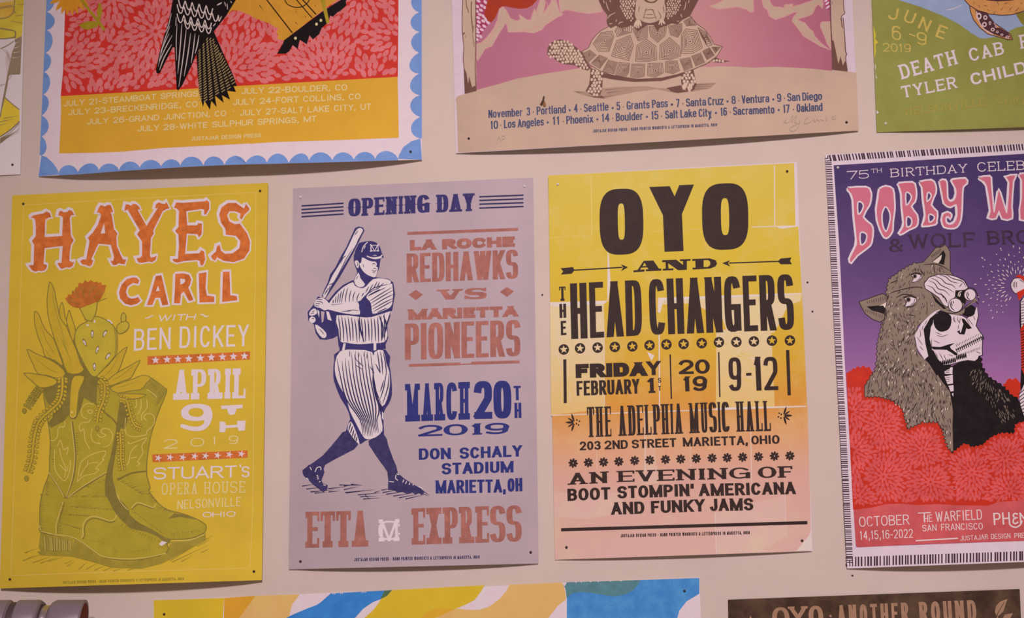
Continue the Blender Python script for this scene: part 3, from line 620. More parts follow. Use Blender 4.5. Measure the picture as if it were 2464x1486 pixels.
for a in ('580,1170 685,1320 765,1465', '848,560 876,800 888,1000 860,1240 785,1462', '800,1470 1000,1325 1270,1165', '555,600 580,650', '735,490 770,410', '690,540 740,535 775,580 760,630 720,625 690,660 685,740 640,790 600,785', '1110,360 1050,345 990,380 965,440 990,510 1040,530', '1035,440 1060,425 1095,430 1095,460 1060,462 1045,440', '1080,530 1050,570 980,575 945,620 960,680 1000,650 1010,740 1020,800 1070,890', '1100,640 1085,720 1110,800 1190,830 1170,810', '1160,710 1200,750 1260,730 1240,710 1205,690 1220,650 1290,650 1340,710 1330,790 1290,850 1230,865', '650,900 650,1100 680,1180 770,1270 830,1150 840,1020', '685,860 720,785 755,895 810,870 795,960', '710,880 730,990 780,1110 770,1230', '710,1075 790,1150 810,1090', '920,1280 950,1100 980,1030 1100,950 1260,915 1220,1010 1235,1020 1140,1120 1180,1130 1130,1180 1000,1210 920,1280', '950,1220 1050,1070 1160,1050', '1040,1080 1050,1020', '1500,520 1490,650 1520,720 1600,745 1740,720 1750,680 1830,600 1840,520 1800,470 1730,480 1715,520 1750,550', '1620,300 1630,360 1610,400', '1680,300 1680,400 1640,480', '1750,300 1750,400 1690,480 1690,550', '1530,800 1540,830 1650,790 1750,760 1690,850 1700,940 1640,1040 1670,1060 1630,1090', '1640,840 1560,920 1530,1060 1480,1090', '1560,1000 1630,985', '1750,180 1830,235 1870,280', 'F4: 620,110 585,230 555,330 553,425', 'F4: 800,470 820,440 818,350 850,285 920,252 1010,272 1080,295 1125,285 1155,240', 'F4: 400,400 560,437 700,455 820,515 900,575 1000,640 1100,665 1300,672 1500,650 1640,615', 'F4: 1300,170 1350,118 1420,132 1510,165 1540,130', 'F4: 1730,495 1880,487 2020,430', 'F4: 388,340 398,390', 'F4: 1160,30 1190,110 1265,190'):
    st.line(a, 1.5, 'y_cream', sm=3, z=S.jit())
frame('F4'); bt.line('640,110 605,230 575,330 570,430', 2, 'y_dark', sm=3); bt.line('815,480 838,440 836,370 862,305 925,272 1010,290 1085,312 1140,300', 2.6, 'y_dark', sm=3)
bt.line('1300,190 1360,135 1420,148 1520,178', 2.2, 'y_dark', sm=3); st.poly('1570,530 1600,495 1650,510 1600,545', 'y_white')
# the plants standing in the boots
cp = S.part('cactus_illustration', label='orange-flowered cactus and pointed leaves')
cp.poly('F2: 640,760 860,650 900,800 1000,1040 1150,1210 1310,1330 F3: 1160,120 1150,330 1100,340 1000,280 960,420 900,540 820,480 760,560 690,600 600,640 640,440 540,300 520,180 F2: 450,1330 700,1240 520,980', 'y_dark')
frame('F2')
for a in ('735,330 760,400 775,500 800,580 780,640 730,560 705,440', '825,425 850,500 890,620 900,720 860,800 830,690 795,560 805,480', '415,435 470,490 500,580 560,680 640,770 700,930 750,1090 650,1020 540,980 510,880 460,760 420,620 410,520', '320,890 420,940 540,990 640,1040 720,1100 780,1180 700,1240 560,1200 450,1180 390,1060', '285,1175 450,1190 600,1220 680,1270 640,1320 520,1350 450,1330 370,1260', '1515,860 1480,960 1430,1110 1370,1200 1280,1260 1170,1230 1160,1190 1290,1080 1400,950', '1670,1020 1620,1120 1560,1230 1460,1270 1300,1330 1270,1280 1330,1220 1430,1150 1560,1080', '1800,1230 1740,1300 1680,1370 1560,1385 1400,1410 1310,1350 1450,1290 1600,1240 1700,1200', '1740,1430 1650,1475 1500,1480 1400,1430 1500,1420', '590,90 625,130 650,200 665,290 690,400 720,520 790,620 850,760 910,900 960,1060 1000,1130 940,1180 800,1170 740,1000 690,880 640,740 600,600 570,470 560,300 575,180'):
    cp.shape(a, 'y_leaf', 'y_dark', 2.0, 2)
for a in ('620,150 640,330 720,620 820,900', '700,700 780,880 860,1060', '480,600 560,800 660,960', '430,1000 560,1110 700,1180', '540,880 600,990 680,1050', '1420,960 1330,1120 1240,1220', '1600,1080 1450,1200 1340,1260', '1640,1270 1500,1320 1380,1350', '740,720 770,830 830,1000', '670,740 700,820'): cp.line(a, 1.6, 'y_mid', sm=3, taper=True)
cp.shape('1130,500 1200,510 1280,550 1350,610 1390,690 1400,800 1390,930 1330,1020 1250,1110 1150,1210 1100,1210 1050,1150 990,1040 930,920 890,800 900,680 960,600 1040,560 1080,500', 'y_pad', 'y_dark', 2.2, 2)
cp.poly('1350,610 1390,690 1405,800 1395,930 1360,990 1375,860 1370,740', 'y_mid'); cp.shape('1390,620 1440,570 1500,555 1535,590 1530,640 1480,690 1420,705 1395,670', 'y_pad', 'y_dark', 2.2, 2); cp.shape('1445,560 1445,490 1470,455 1500,490 1495,555', 'y_pad', 'y_dark', 2.2, 2)
cp.shape('950,400 1160,320 1150,420 1130,490 1090,560 1020,540 985,470', 'y_pad', 'y_dark', 2.2)
z = S.nz(); z2 = S.nz(); z3 = S.nz()
for x, y, r in ((1100, 705, 0), (1255, 705, .5), (1003, 810, -.4), (1163, 895, .3), (1292, 975, .6), (1125, 1095, 0)):
    c = pt(x, y); cp.leaf((c[0] - math.sin(r) * -8, c[1] - 10), math.pi / 2 + r, 22, 8, 'y_dark', z); cp.leaf((c[0] - math.sin(r) * -5, c[1] - 6), math.pi / 2 + r, 14, 5, 'y_white', z2); cp.dot((c[0], c[1] + 3), 1.6, 1.8, 'y_mid', z=z3)
for a in ('1130,540 1125,575', '1030,600 1060,608', '1300,545 1340,585', '1280,540 1300,550'): cp.line(a, 3.2, 'y_white', taper=False)
fl = S.part('cactus_flower', cp, 'orange flower')
fl.poly('775,280 800,270 810,235 850,250 860,190 890,200 905,150 930,160 940,95 985,110 1015,65 1045,95 1080,65 1120,95 1155,85 1175,105 1200,90 1215,125 1265,125 1245,200 1200,290 1160,325 1040,370 940,400 870,385 810,340', 'y_flower')
z = S.nz()
for i in range(16):
    a = math.radians(195 + i * 9.5); c = pt(1040, 375); r0 = L(120 + 60 * (i % 3)); r1 = L(250)
    fl.line([(c[0] + r0 * math.cos(a), c[1] + r0 * math.sin(a)), (c[0] + r1 * math.cos(a), c[1] + r1 * math.sin(a))], 1.3, 'y_dark', z=z)
frame('F3')
cp.shape('880,20 1005,20 990,100 945,200 925,400 905,500 865,525 825,480 830,300 840,130', 'y_leaf', 'y_dark', 3.4, 2); st.line('835,470 840,500 870,515 900,490 905,440', 1.5, 'y_cream', sm=3, z=S.nz()); st.dot(pt(855, 450), 3, 3, 'y_cream', z=S.nz())
def vine(s_, w, n, lf, a=3.4, b=2.7, off=5.5, skip=0):
    pts = smooth(P(s_), False, 10); m = len(pts); z = S.nz(); z1 = S.nz(); z2 = S.nz(); rnd = random.Random(n)
    for i in range(n):
        k = int((i + .7) / n * (m - 2)); p, q = pts[k], pts[k + 1]; ang = math.atan2(q[1] - p[1], q[0] - p[0])
        for sd in (-1, 1):
            c = (p[0] - math.sin(ang) * off * sd + rnd.uniform(-.6, .6), p[1] + math.cos(ang) * off * sd)
            cp.dot(c, a + 1.3, b + 1.3, 'y_dark', ang + sd * 1.0, 10, z); cp.dot(c, a, b, lf, ang + sd * 1.0, 10, z1)
    cp.line(pts, w + 2.6, 'y_dark', z=z2); cp.line(pts, w, lf, z=S.nz())
vine('745,30 740,200 700,330 600,430 480,540 430,650 400,800 380,1000 330,1170', 4.6, 27, 'y_leaf', 4.2, 2.5, 8)
vine('470,170 400,270 320,400', 3.6, 8, 'y_mid', 4.2, 2.4, 6.5); vine('1190,60 1240,110 1250,200 1230,320 1180,440 1155,570', 4, 13, 'y_leaf', 3.8, 2.4, 7)
vine('1430,290 1510,320 1550,470 1600,600 1680,640', 3.6, 13, 'y_leaf', 3, 2.2, 6); vine('1430,690 1440,850 1440,1000 1460,1150', 3.4, 12, 'y_leaf', 3, 2.2, 6)
for x, y in ((315, 1240), (290, 435), (1160, 645)): cp.dot(pt(x, y), 5.5, 7, 'y_dark'); cp.dot(pt(x, y), 4, 5.4, 'y_mid')
f = S.part('small_print'); frame('px'); f.text('JUSTAJAR DESIGN PRESS * HAND PRINTED WOODCUTS & LETTERPRESS IN MARIETTA, OHIO', 150, 1403.5, 442, 1394.5, 6.5, 'tiny', 'y_mid')
S.done()
# ---------------------------------------------------------------- lilac poster with the batter
K = .915
ink('b_paper', (176, 149, 158), K, .06, .55, 5); ink('b_navy', (56, 48, 100), K, .09, .6, 120); ink('b_line', (48, 42, 82), K, .06, .6, 120); ink('b_sock', (60, 50, 92), K, .14, .6, 150)
ink('b_red', (160, 96, 88), K, .12, .6, 60); ink('b_pale', (223, 197, 210), K, .03); ink('b_blue', (46, 48, 112), K, .06)
S = Sheet('baseball_poster', 'lilac grey poster with a navy and white baseball batter under a blue headline', [(705, 453), (1283, 427), (1296, 1355), (694.5, 1369)], 'b_paper', .014, .002)
frame('G1'); h = S.part('headline'); h.text('OPENING', 628, 402, 1405, 362, 172, 'tuscan', 'b_navy', bold=1.45); h.text('DAY', 1468, 362, 1838, 347, 170, 'tuscan', 'b_navy', bold=1.45)
r = S.part('ruled_lines'); r2_ = S.part('ruled_lines'); z = S.nz()
for a, b in zip((299, 334, 367, 402), (273, 307, 341, 376)): r.line([pt(180, a), pt(583, b)], 3.7, 'b_line', z=z)
for a, b in zip((212, 247, 282, 320), (196, 231, 268, 304)): r2_.line([pt(1880, a), pt(2304, b)], 3.7, 'b_line', z=z)
rr = S.part('red_rule'); rr.line('1193,562 2252,522', 7.3, 'b_red')
t = S.part('team_lettering'); t.text('LA', 1217, 726, 1466, 716, 100, 'black', 'b_red', bold=1.45); t.text('ROCHE', 1525, 715, 2222, 688, 99, 'black', 'b_red', bold=1.45); t.text('REDHAWKS', 1187, 1033, 2252, 993, 278, 'cond', 'b_red', bold=1.22)
v = S.part('versus_lettering'); z = S.nz()
for q in ('1205,1148 1275,1100 1343,1146 1275,1198', '2078,1120 2145,1073 2212,1115 2145,1168'): v.poly(q, 'b_red', z=z)
v.poly('1470,1100 1600,1095 1590,1110 1565,1112 1605,1155 1645,1108 1620,1106 1625,1094 1730,1090 1715,1108 1690,1112 1640,1190 1560,1195 1505,1115 1478,1115', 'b_red')
v.poly('1945,1080 1945,1112 1925,1112 1890,1100 1840,1100 1810,1110 1830,1120 1900,1120 1945,1130 1952,1150 1935,1178 1880,1188 1800,1188 1770,1185 1742,1188 1740,1155 1765,1158 1800,1170 1860,1170 1885,1160 1860,1150 1790,1150 1750,1138 1740,1120 1760,1095 1810,1084 1870,1083 1920,1085', 'b_red', sm=2)
frame('G4'); t2 = S.part('team_lettering'); t2.text('MARIETTA', 198, 416, 1422, 376, 120, 'black', 'b_red', bold=1.4); t2.text('PIONEERS', 160, 862, 1450, 818, 405, 'cond', 'b_red', bold=1.12)
r2 = S.part('red_rule'); r2.line('202,923 780,905', 6.6, 'b_red'); r2.line('780,912 910,905', 2.6, 'b_red'); r2.line('900,898 1440,882', 7, 'b_red')
d = S.part('date_lettering'); frame('px'); d.text('MARCH', 975, 1014, 1131, 1008.5, 90.5, 'slab', 'b_blue', bold=1.3); d.text('20', 1141.5, 1007.5, 1231, 1006, 91, 'heavycond', 'b_blue', bold=1.95)
frame('G4'); d.text('T', 1376, 1312, 1456, 1310, 160, 'gothic', 'b_blue'); frame('G5'); d.text('H', 1975, 90, 2034, 88, 130, 'gothic', 'b_blue')
d.text('2019', 1155, 246, 1928, 222, 95, 'slabwide', 'b_blue', bold=1.6)
w = S.part('venue_lettering'); w.text('DON', 1160, 444, 1432, 438, 96, 'sans', 'b_blue', bold=1.5); w.text('SCHALY', 1507, 437, 2038, 415, 96, 'sans', 'b_blue', bold=1.5); w.text('STADIUM', 1355, 570, 1966, 551, 97, 'sans', 'b_blue', bold=1.5); w.text('MARIETTA,', 1303, 731, 1900, 722, 112, 'gothic', 'b_blue', bold=1.15); w.text('OH', 1916, 717, 2042, 712, 114, 'gothic', 'b_blue', bold=1.15)
e = S.part('sponsor_lettering'); e.text('ETTA', 193, 1193, 730, 1181, 305, 'slab', 'b_red', bold=1.3); e = S.part('sponsor_lettering'); e.text('EXPRESS', 1098, 1166, 2036, 1138, 308, 'slab', 'b_red', bold=1.1)
m = S.part('monogram', label='white interlaced letters monogram'); m.text('C', 815, 1130, 1000, 1126, 165, 'slab', 'b_pale', bold=1.1); m.text('M', 818, 1140, 995, 1136, 188, 'slab', 'b_pale', bold=.8)
z = S.nz()
for q in ('985,985 1003,1000 985,1020', '985,1060 1003,1075 985,1092'): m.poly(q, 'b_pale', z=z)
# the batter
g = S.part('batter_illustration', label='navy and white batter in pinstripes')
frame('G3'); z = S.nz()
for a in ('25,1340 130,1325', '60,1365 200,1350', '95,1390 290,1372', '130,1400 230,1392', '250,1390 350,1380', '245,1362 400,1345', '340,1330 540,1335', '380,1370 500,1345', '390,1395 640,1370', '400,1398 560,1380', '500,1415 690,1398', '520,1430 660,1425', '545,1450 690,1440', '560,1415 600,1450', '640,1395 690,1380', '700,1375 800,1355', '710,1395 850,1370', '740,1410 900,1385', '800,1425 960,1400', '850,1440 1000,1410', '905,1450 1060,1415', '1050,1380 1110,1420', '1040,1400 1100,1425', '440,1325 520,1328', '380,1340 460,1330'): g.line(a, 2.4, 'b_line', taper=True, z=z)
frame('G2')
g.poly('700,290 740,260 840,245 910,260 960,310 985,390 1008,440 970,460 955,560 930,620 915,680 890,720 790,790 700,800 640,740 690,620 660,530 650,420', 'b_navy', sm=2)
g.poly('640,710 520,770 430,850 350,950 220,905 165,1010 100,1090 108,1190 175,1240 195,1340 245,1415 320,1420 400,1405 455,1375 470,1500 1020,1500 1060,1400 1050,1250 1110,1060 1142,880 1122,740 1060,695 900,675 790,780 700,800', 'b_navy')
frame('G3')
g.poly('335,125 420,130 600,125 732,112 738,172 640,187 400,182 345,192', 'b_navy')
g.poly('345,185 298,270 290,380 297,450 348,585 398,665 435,770 398,870 500,985 562,955 700,905 722,880 717,720 762,640 790,560 784,420 768,310 735,180', 'b_navy', sm=2)
g.poly('400,870 500,990 400,1062 220,1160 190,1240 30,1222 60,1180 200,1080 330,930', 'b_sock', sm=2); g.poly('590,955 718,895 760,1000 800,1110 838,1222 760,1290 750,1220 680,1120 620,1030', 'b_sock', sm=2)
g.poly('26,1222 80,1160 200,1168 215,1222 190,1290 200,1318 243,1332 238,1370 205,1392 180,1375 150,1350 120,1330 90,1300 40,1255', 'b_sock'); g.poly('758,1290 830,1222 900,1280 980,1330 1050,1368 1064,1392 1045,1418 1020,1400 990,1412 960,1395 920,1408 880,1390 840,1395 800,1375 755,1372', 'b_sock')
# white cuts
frame('G2')
g.poly('640,735 660,775 740,808 800,782 880,700 1000,692 1090,722 1060,770 900,820 810,870 750,930 690,970 400,1000 360,980 460,855 540,785', 'b_pale', sm=2)
g.poly('800,920 830,870 940,810 1060,770 1108,755 1125,860 1110,990 1060,1050 960,1090 875,1110 860,1020 840,960', 'b_pale', sm=2)
g.poly('700,975 712,1050 720,1120 560,1110 420,1080 340,1060 300,1072 250,1042 180,1020 200,945 270,922 330,955 390,1008 560,985', 'b_pale', sm=2)
g.poly('120,1100 150,1062 190,1050 215,1100 175,1130 125,1132', 'b_pale', sm=2); g.poly('120,1172 150,1142 190,1162 192,1200 155,1225 124,1202', 'b_pale', sm=2); g.poly('190,1240 250,1270 320,1340 318,1390 275,1398 215,1330', 'b_pale', sm=2)
g.poly('258,1080 302,1088 295,1150 288,1205 268,1218', 'b_paper'); g.poly('320,1080 355,1090 370,1140 388,1195 340,1180', 'b_pale'); g.poly('215,1060 240,1085 238,1160 225,1120', 'b_pale')
g.poly('445,1130 720,1150 860,1152 1080,1082 1095,1110 1050,1200 1040,1270 1052,1370 1010,1450 880,1462 700,1475 560,1455 490,1440 470,1300', 'b_pale', sm=2)
g.poly('705,620 730,690 785,762 740,795 690,782 655,722', 'b_pale', sm=2)
g.poly('750,440 810,470 870,490 905,490 927,520 915,550 937,560 927,620 910,672 870,672 800,640 750,590 715,520 740,500', 'b_pale', sm=2); g.poly('662,490 690,475 715,510 702,570 678,545', 'b_pale', sm=2)
cap = S.part('batter_cap', g); z = S.nz()
for a in ('805,425 870,445 960,435 990,410', '820,432 900,455 985,440'): cap.line(a, 2.6, 'b_pale', sm=3, z=z)
cap.line('815,258 765,310 745,378', 2, 'b_pale', sm=3); cap.line('790,300 770,340', 1.6, 'b_pale'); cap.poly('870,420 905,410 930,420', 'b_pale')
cap.text('C', 848, 368, 955, 365, 75, 'slab', 'b_pale', bold=.9); cap.text('M', 845, 372, 950, 368, 88, 'slab', 'b_pale', bold=.6)
bb = S.part('bat', g)
bb.poly('665,90 710,72 760,85 778,120 740,195 700,275 640,395 560,540 480,680 420,770 310,935 270,900 300,820 340,740 370,640 430,560 500,420 560,320', 'b_navy')
bb.poly('690,105 730,90 760,115 740,160 670,300 600,420 540,520 450,680 390,760 310,920 285,885 350,760 400,650 470,540 540,400 600,280 650,170', 'b_pale', sm=2)
for a in ('640,330 560,460 490,600 410,740', '750,150 690,260', '700,120 660,180', '560,420 520,450 490,520', '350,770 420,740', '330,830 300,890', '345,800 325,860', '370,780 350,830'): bb.line(a, 2, 'b_line', sm=3, taper=True)
S.nz(); z = S.nz()
def nl(s_, w=1.8): g.line(s_, w, 'b_line', sm=3, taper=True, z=S.jit())
for a in ('760,520 770,560', '870,530 890,510 910,530', '860,590 900,605 920,590', '870,615 905,625', '880,570 920,575', '690,495 700,530 685,540', '680,700 700,660', '195,960 270,975 275,1000', '190,985 250,995', '185,1010 240,1020', '150,1090 185,1075', '570,1075 640,1068 715,1075', '500,1085 620,1078', '240,1290 300,1360', '720,1150 715,1200', '215,940 280,945', '130,1115 180,1100', '150,1165 180,1170'): nl(a, 1.7)
for a in ('505,840 490,900 480,985', '440,900 430,985', '470,870 455,985', '540,810 520,880 500,985', '580,800 555,900 548,980', '620,830 600,900 598,975', '668,845 645,900 640,972', '720,860 690,920 690,965', '770,860 745,905', '830,790 790,860', '880,760 830,850', '930,730 880,820', '1010,740 950,800 910,825', '410,940 400,990', '960,735 920,810', '1060,760 900,800 810,870'): nl(a, 2.3)
for a in ('815,905 900,860 1030,800', '840,960 950,890 1100,800', '850,990 980,910 1120,830', '862,1030 1000,940 1120,880', '870,1060 1010,980 1115,930', '880,1090 1020,1010 1110,960', '930,1095 1050,1040', '1110,760 1125,860 1110,1000', '830,890 960,820'): nl(a, 2.4)
rnd = random.Random(4)
for i in range(15):
    x = 465 + i * 39; x1 = 500 + i * 37; k = 1132 + min(20, i * 4) if i < 11 else 1150 - (i - 11) * 22
    nl(f'{x},{k + rnd.uniform(0, 20)} {(x + x1) / 2 + 4},{1290} {x1 + rnd.uniform(-8, 8)},{1455 + rnd.uniform(-25, 5)}', 2.9)
nl('715,1150 730,1300 775,1450', 4.2); nl('1000,1130 1040,1250 1000,1400', 4); nl('950,1130 1000,1280 980,1440', 4); nl('1090,1090 1040,1250', 3)
frame('G3')
g.poly('350,192 480,180 620,200 632,300 622,450 642,560 682,690 702,790 707,870 650,925 580,942 540,912 480,800 430,700 400,590 350,500 310,400 305,290', 'b_pale', sm=2)
g.poly('640,200 715,187 740,290 767,370 772,480 747,600 707,662 660,560 640,460 632,300', 'b_pale', sm=2); g.poly('705,705 716,720 716,780 704,760', 'b_pale')
g.poly('440,790 412,860 500,978 512,968 480,870', 'b_pale', sm=2)
z = S.nz()
for q in ('363,186 378,125 396,125 386,186', '633,186 633,122 656,122 656,184'): g.poly(q, 'b_pale', z=z)
for i in range(11):
    x = 345 + i * 27; a = 300 + i * 24; x2 = 540 + i * 14
    y0 = 250 if i < 4 else 200
    nl(f'{x - 8 if i else x - 25},{y0 + 20 * (i % 2)} {x + 8 + i},{420} {x + 55 + i},{600 + 8 * i} {x2 - 20},{780} {x2},{915 - (i > 6) * 25}', 3.2)
for a in ('480,190 480,260 530,300', '510,200 505,250', '555,190 550,240', '580,200 575,260', '480,310 540,350', '500,290 550,320', '600,320 640,380', '430,190 430,240'): nl(a, 2)
for a in ('665,195 680,300 690,380', '690,195 705,290 710,390', '715,200 735,300 745,400', '740,380 720,500 690,600', '765,380 755,500 710,640', '720,440 690,540', '650,300 690,380', '630,400 650,520 700,640'): nl(a, 2.8)
nl('625,410 650,560 690,660 712,690', 6)
for a in ('440,800 420,870', '455,830 435,890', '465,860 452,920', '478,890 470,940', '490,920 485,960'): nl(a, 3.2)
z = S.nz()
def wl(s_, w=2): g.line(s_, w, 'b_pale', sm=3, z=z)
for a in ('92,1178 105,1205', '135,1220 150,1185 180,1178 185,1205', '148,1250 160,1250', '150,1265 165,1262', '152,1280 168,1276', '168,1305 182,1300', '765,1300 805,1305', '825,1245 820,1275 840,1290', '830,1235 850,1245', '890,1285 882,1308', '915,1300 905,1322', '942,1312 935,1330', '970,1322 968,1335', '1015,1345 1040,1355 1050,1370', '205,1330 225,1335', '62,1270 80,1290'): wl(a)
f = S.part('small_print'); frame('G5'); f.text('JUSTAJAR DESIGN PRESS * HAND PRINTED WOODCUTS & LETTERPRESS IN MARIETTA, OHIO', 610, 1307, 1677, 1284, 27, 'tiny', 'b_line')
S.done()
# ---------------------------------------------------------------- yellow to pink letterpress poster
K = .95
ink('o_white', (221, 190, 200), K, .03); ink('o_black', (56, 40, 38), K, .05, .55, 70)
HT = 0.50
ramp_ink('o_split', ((0.0, (216, 166, 160)), (.20, (214, 158, 146)), (.30, (217, 152, 108)), (.38, (213, 141, 62)), (.52, (211, 160, 54)), (.75, (212, 174, 58)), (1, (212, 178, 76))), 0, HT, K, mottle=.28, blot=(226, 196, 150), scale=16)
ramp_ink('o_thin', ((0.0, (220, 180, 176)), (.25, (219, 172, 168)), (.36, (222, 176, 110)), (.52, (221, 186, 148)), (.62, (222, 192, 160)), (1, (220, 190, 130))), 0, HT, K, mottle=.55, blot=(222, 186, 96), scale=22, lo=.45, hi=.75)
ramp_ink('o_light', ((0.0, (218, 173, 168)), (.22, (216, 166, 156)), (.32, (219, 160, 112)), (.40, (215, 152, 80)), (.55, (215, 168, 76)), (.8, (217, 183, 84)), (1, (218, 186, 96))), 0, HT, K, mottle=.35, blot=(226, 196, 150), scale=18)
S = Sheet('concert_poster', 'yellow poster fading through orange to pink with large black wood type', [(1319, 422), (1917, 389.5), (1955, 1325), (1335.5, 1346)], 'o_white', .009, .002, tip=.003)
bg = S.part('ink_background', label='yellow to pink split ink'); bg.poly('px: 1319,422 1911,392 1914,543 1921,544 1930,705 1939,905 1942,973 1943,975 1951,1275 1936,1312 1945,1325 1800,1330 1335.5,1346 1334,1300', 'o_split')
for a_, m_ in (('H1: 78,1185 550,1160 515,1185 525,1486 H2: 555,60 560,700 95,755', 'o_thin'), ('H2: 1535,10 1530,690 2045,682 2020,150 2010,10', 'o_thin'), ('H1: 960,1135 2125,1095 2118,1160 2010,1200 1950,1330 1900,1420 1520,1420 1480,1300 1240,1180 1000,1190', 'o_thin'), ('H3: 80,425 360,410 700,420 700,600 400,650 90,640', 'o_light'), ('H3: 1510,600 2130,440 2140,800 1900,948 1520,958', 'o_light'), ('H2: 910,720 1000,730 1010,1232 905,1232', 'o_light'), ('H3: 880,200 1000,180 1010,340 860,350', 'o_light')):
    th = S.part('thin_ink_patch', label='pale patch of thin ink'); th.poly(a_, m_)
    if m_ == 'o_thin' and a_.startswith('H1: 78'): th1 = th
    if a_.startswith('H2: 1535'): th2 = th
frame('H2'); z = S.nz(); rnd = random.Random(5)
ink('o_seam', (222, 190, 112), K, .03); ink('o_scratch', (226, 198, 190), K, .03); ink('o_streak', (219, 182, 88), K, .05)
z2 = S.nz()
for i in range(46):
    x, y = rnd.uniform(95, 540), rnd.uniform(40, 640); l = rnd.uniform(60, 210)
    th1.line([pt(x, y), pt(x + l * .16, y + l * .5), pt(x + l * .42, y + l)], rnd.uniform(.6, 1.8), 'o_streak' if i % 3 == 0 else 'o_scratch', taper=True, z=z + i * 4e-7)
S.nz(); S.z += 2e-5
for i in range(16):
    x, y = rnd.uniform(1560, 1900), rnd.uniform(40, 560); l = rnd.uniform(40, 120)
    th2.line([pt(x, y), pt(x + l, y + l * .25)], rnd.uniform(1.5, 4), 'o_streak' if i % 4 else 'o_scratch', taper=True, z=z2 + i * 4e-7)
for a, w in (('H1: 415,140 418,630', 2), ('H1: 75,648 420,626', 1), ('H1: 1903,60 1906,550', 2.4), ('H1: 1720,560 2100,550', 2), ('H1: 910,600 1300,578', 1), ('H2: 560,20 560,690', 1.4), ('H2: 1037,10 1040,700', 3), ('H2: 95,757 1530,706', 2.2), ('H2: 912,720 915,1232', 1.6), ('H2: 1835,890 1841,1232', 1.6), ('H3: 1510,600 1520,962', 1.5), ('H3: 2130,430 2142,800', 1), ('H3: 1828,30 1832,330', 1.2), ('H2: 490,940 495,1232', .8), ('H2: 1310,990 1312,1232', .8)):
    se = S.part('type_seam', label='pale seam between wood blocks'); se.line(a, w, 'o_seam' if a.startswith('H1: 4') or a.startswith('H1: 75,6') or a.startswith('H1: 9') else 'o_scratch')
z = S.nz()
for q in ('H1: 547,770 556,770 572,1000 552,1165 545,1160', 'H2: 930,200 995,235 970,280 950,245', 'H1: 75,1172 550,1158 520,1185 150,1210 80,1200', 'H1: 960,1135 2125,1095 2125,1105 1000,1160 975,1260 955,1250', 'H1: 1905,556 2100,550 2100,556 1960,575', 'H2: 1530,690 2320,672 2320,682 1530,712', 'H3: 2300,850 2360,780 2365,900 2350,930 2230,940'):
    se = S.part('type_seam', label='pale gap in the ink'); se.poly(q, 'o_scratch', z=z)
h = S.part('headline'); frame('H1')
O = lambda cx, cy, rx, ry, n: [pt(x, y) for x, y in ell(cx, cy, rx, ry, 0, 360, n, 56)[:-1]]
def skew(pts, c, a=-.025): return [(x + (y - c[1]) * -a * .7, y + (x - c[0]) * a * 1.6) for x, y in pts]
c1, c2 = pt(660, 517), pt(1503, 475)
h.poly(skew(O(660, 517, 178, 268, 3.0), c1), 'o_black', holes=(skew(O(659, 516, 28, 147, 3.4), c1),)); h.poly(skew(O(1503, 475, 188, 270, 3.0), c2), 'o_black', holes=(skew(O(1502, 476, 33, 150, 3.2), c2),))
h.poly('885,235 1052,228 1092,310 1130,220 1250,215 1152,455 1165,755 1010,762 997,465', 'o_black')
a = S.part('and_lettering'); a.poly('757,912 790,910 840,835 920,832 965,898 984,897 984,915 858,920 858,904 880,902 868,888 820,891 812,906 848,905 848,922 757,928', 'o_black', holes=('832,878 862,876 848,850',))
a.poly('990,830 1105,825 1160,868 1160,838 1135,837 1135,823 1222,820 1222,834 1192,836 1192,908 1120,911 1040,855 1042,898 1083,896 1083,911 995,914 995,900 1020,898 1018,845 990,846', 'o_black')
a.poly('1235,820 1375,814 1425,830 1438,856 1425,880 1380,898 1238,906 1238,890 1262,889 1260,835 1235,836', 'o_black', holes=('1328,830 1365,828 1382,845 1380,870 1362,884 1328,886',))
ar = S.part('arrow'); ar.poly('165,895 265,885 280,910 255,940 168,947 186,920', 'o_black'); ar.line('275,911 665,888', 3.2, 'o_black'); ar.poly('655,862 714,887 655,920 674,890', 'o_black')
ar = S.part('arrow'); ar.poly('2042,808 1955,815 1930,840 1955,863 2046,862 2030,835', 'o_black'); ar.line('1940,839 1535,853', 3, 'o_black'); ar.poly('1545,830 1478,853 1545,882 1526,853', 'o_black')
t = S.part('band_lettering'); t.text('T', 155, 1162, 208, 1160, 117, 'slab', 'o_black', bold=1.1); t.text('H', 157, 1300, 212, 1297, 115, 'gothic', 'o_black', bold=1.1); t.text('E', 168, 1440, 213, 1437, 116, 'gothic', 'o_black', bold=1.1)
t.text('HEAD', 252, 1471, 830, 1441, 452, 'cond', 'o_black', bold=1.0); t.text('CHANGERS', 893, 1437, 2066, 1394, 452, 'cond', 'o_black', bold=1.0)
frame('H2'); s = S.part('star_row'); z = S.nz(); z2 = S.nz()
for x, y in zip((205, 347, 500, 650, 803, 953, 1100, 1250, 1408, 1558, 1710, 1863, 2020, 2177), (182, 172, 166, 160, 155, 146, 138, 134, 127, 119, 117, 112, 105, 104)):
    s.dot(pt(x, y), L(46), L(46), 'o_black', n=24, z=z); s.star(pt(x, y), L(36), 'o_thin' if x < 560 or 1530 < x < 2010 else 'o_split', z=z2, rot=-math.pi / 2 + .1 * math.sin(x))
d = S.part('date_lettering'); d.line('214,268 218,650', 7.5, 'o_black'); d.line('1133,225 1143,613', 3.4, 'o_black'); d.line('1556,205 1566,598', 3.4, 'o_black'); d.line('2157,188 2171,582', 8, 'o_black')
d.text('FRIDA', 310, 432, 930, 412, 122, 'black', 'o_black', bold=1.35); d.text('Y', 935, 408, 1045, 403, 122, 'black', 'o_black', bold=.85); d.text('FEBRUARY', 318, 586, 866, 566, 128, 'gothic', 'o_black', bold=1.0)
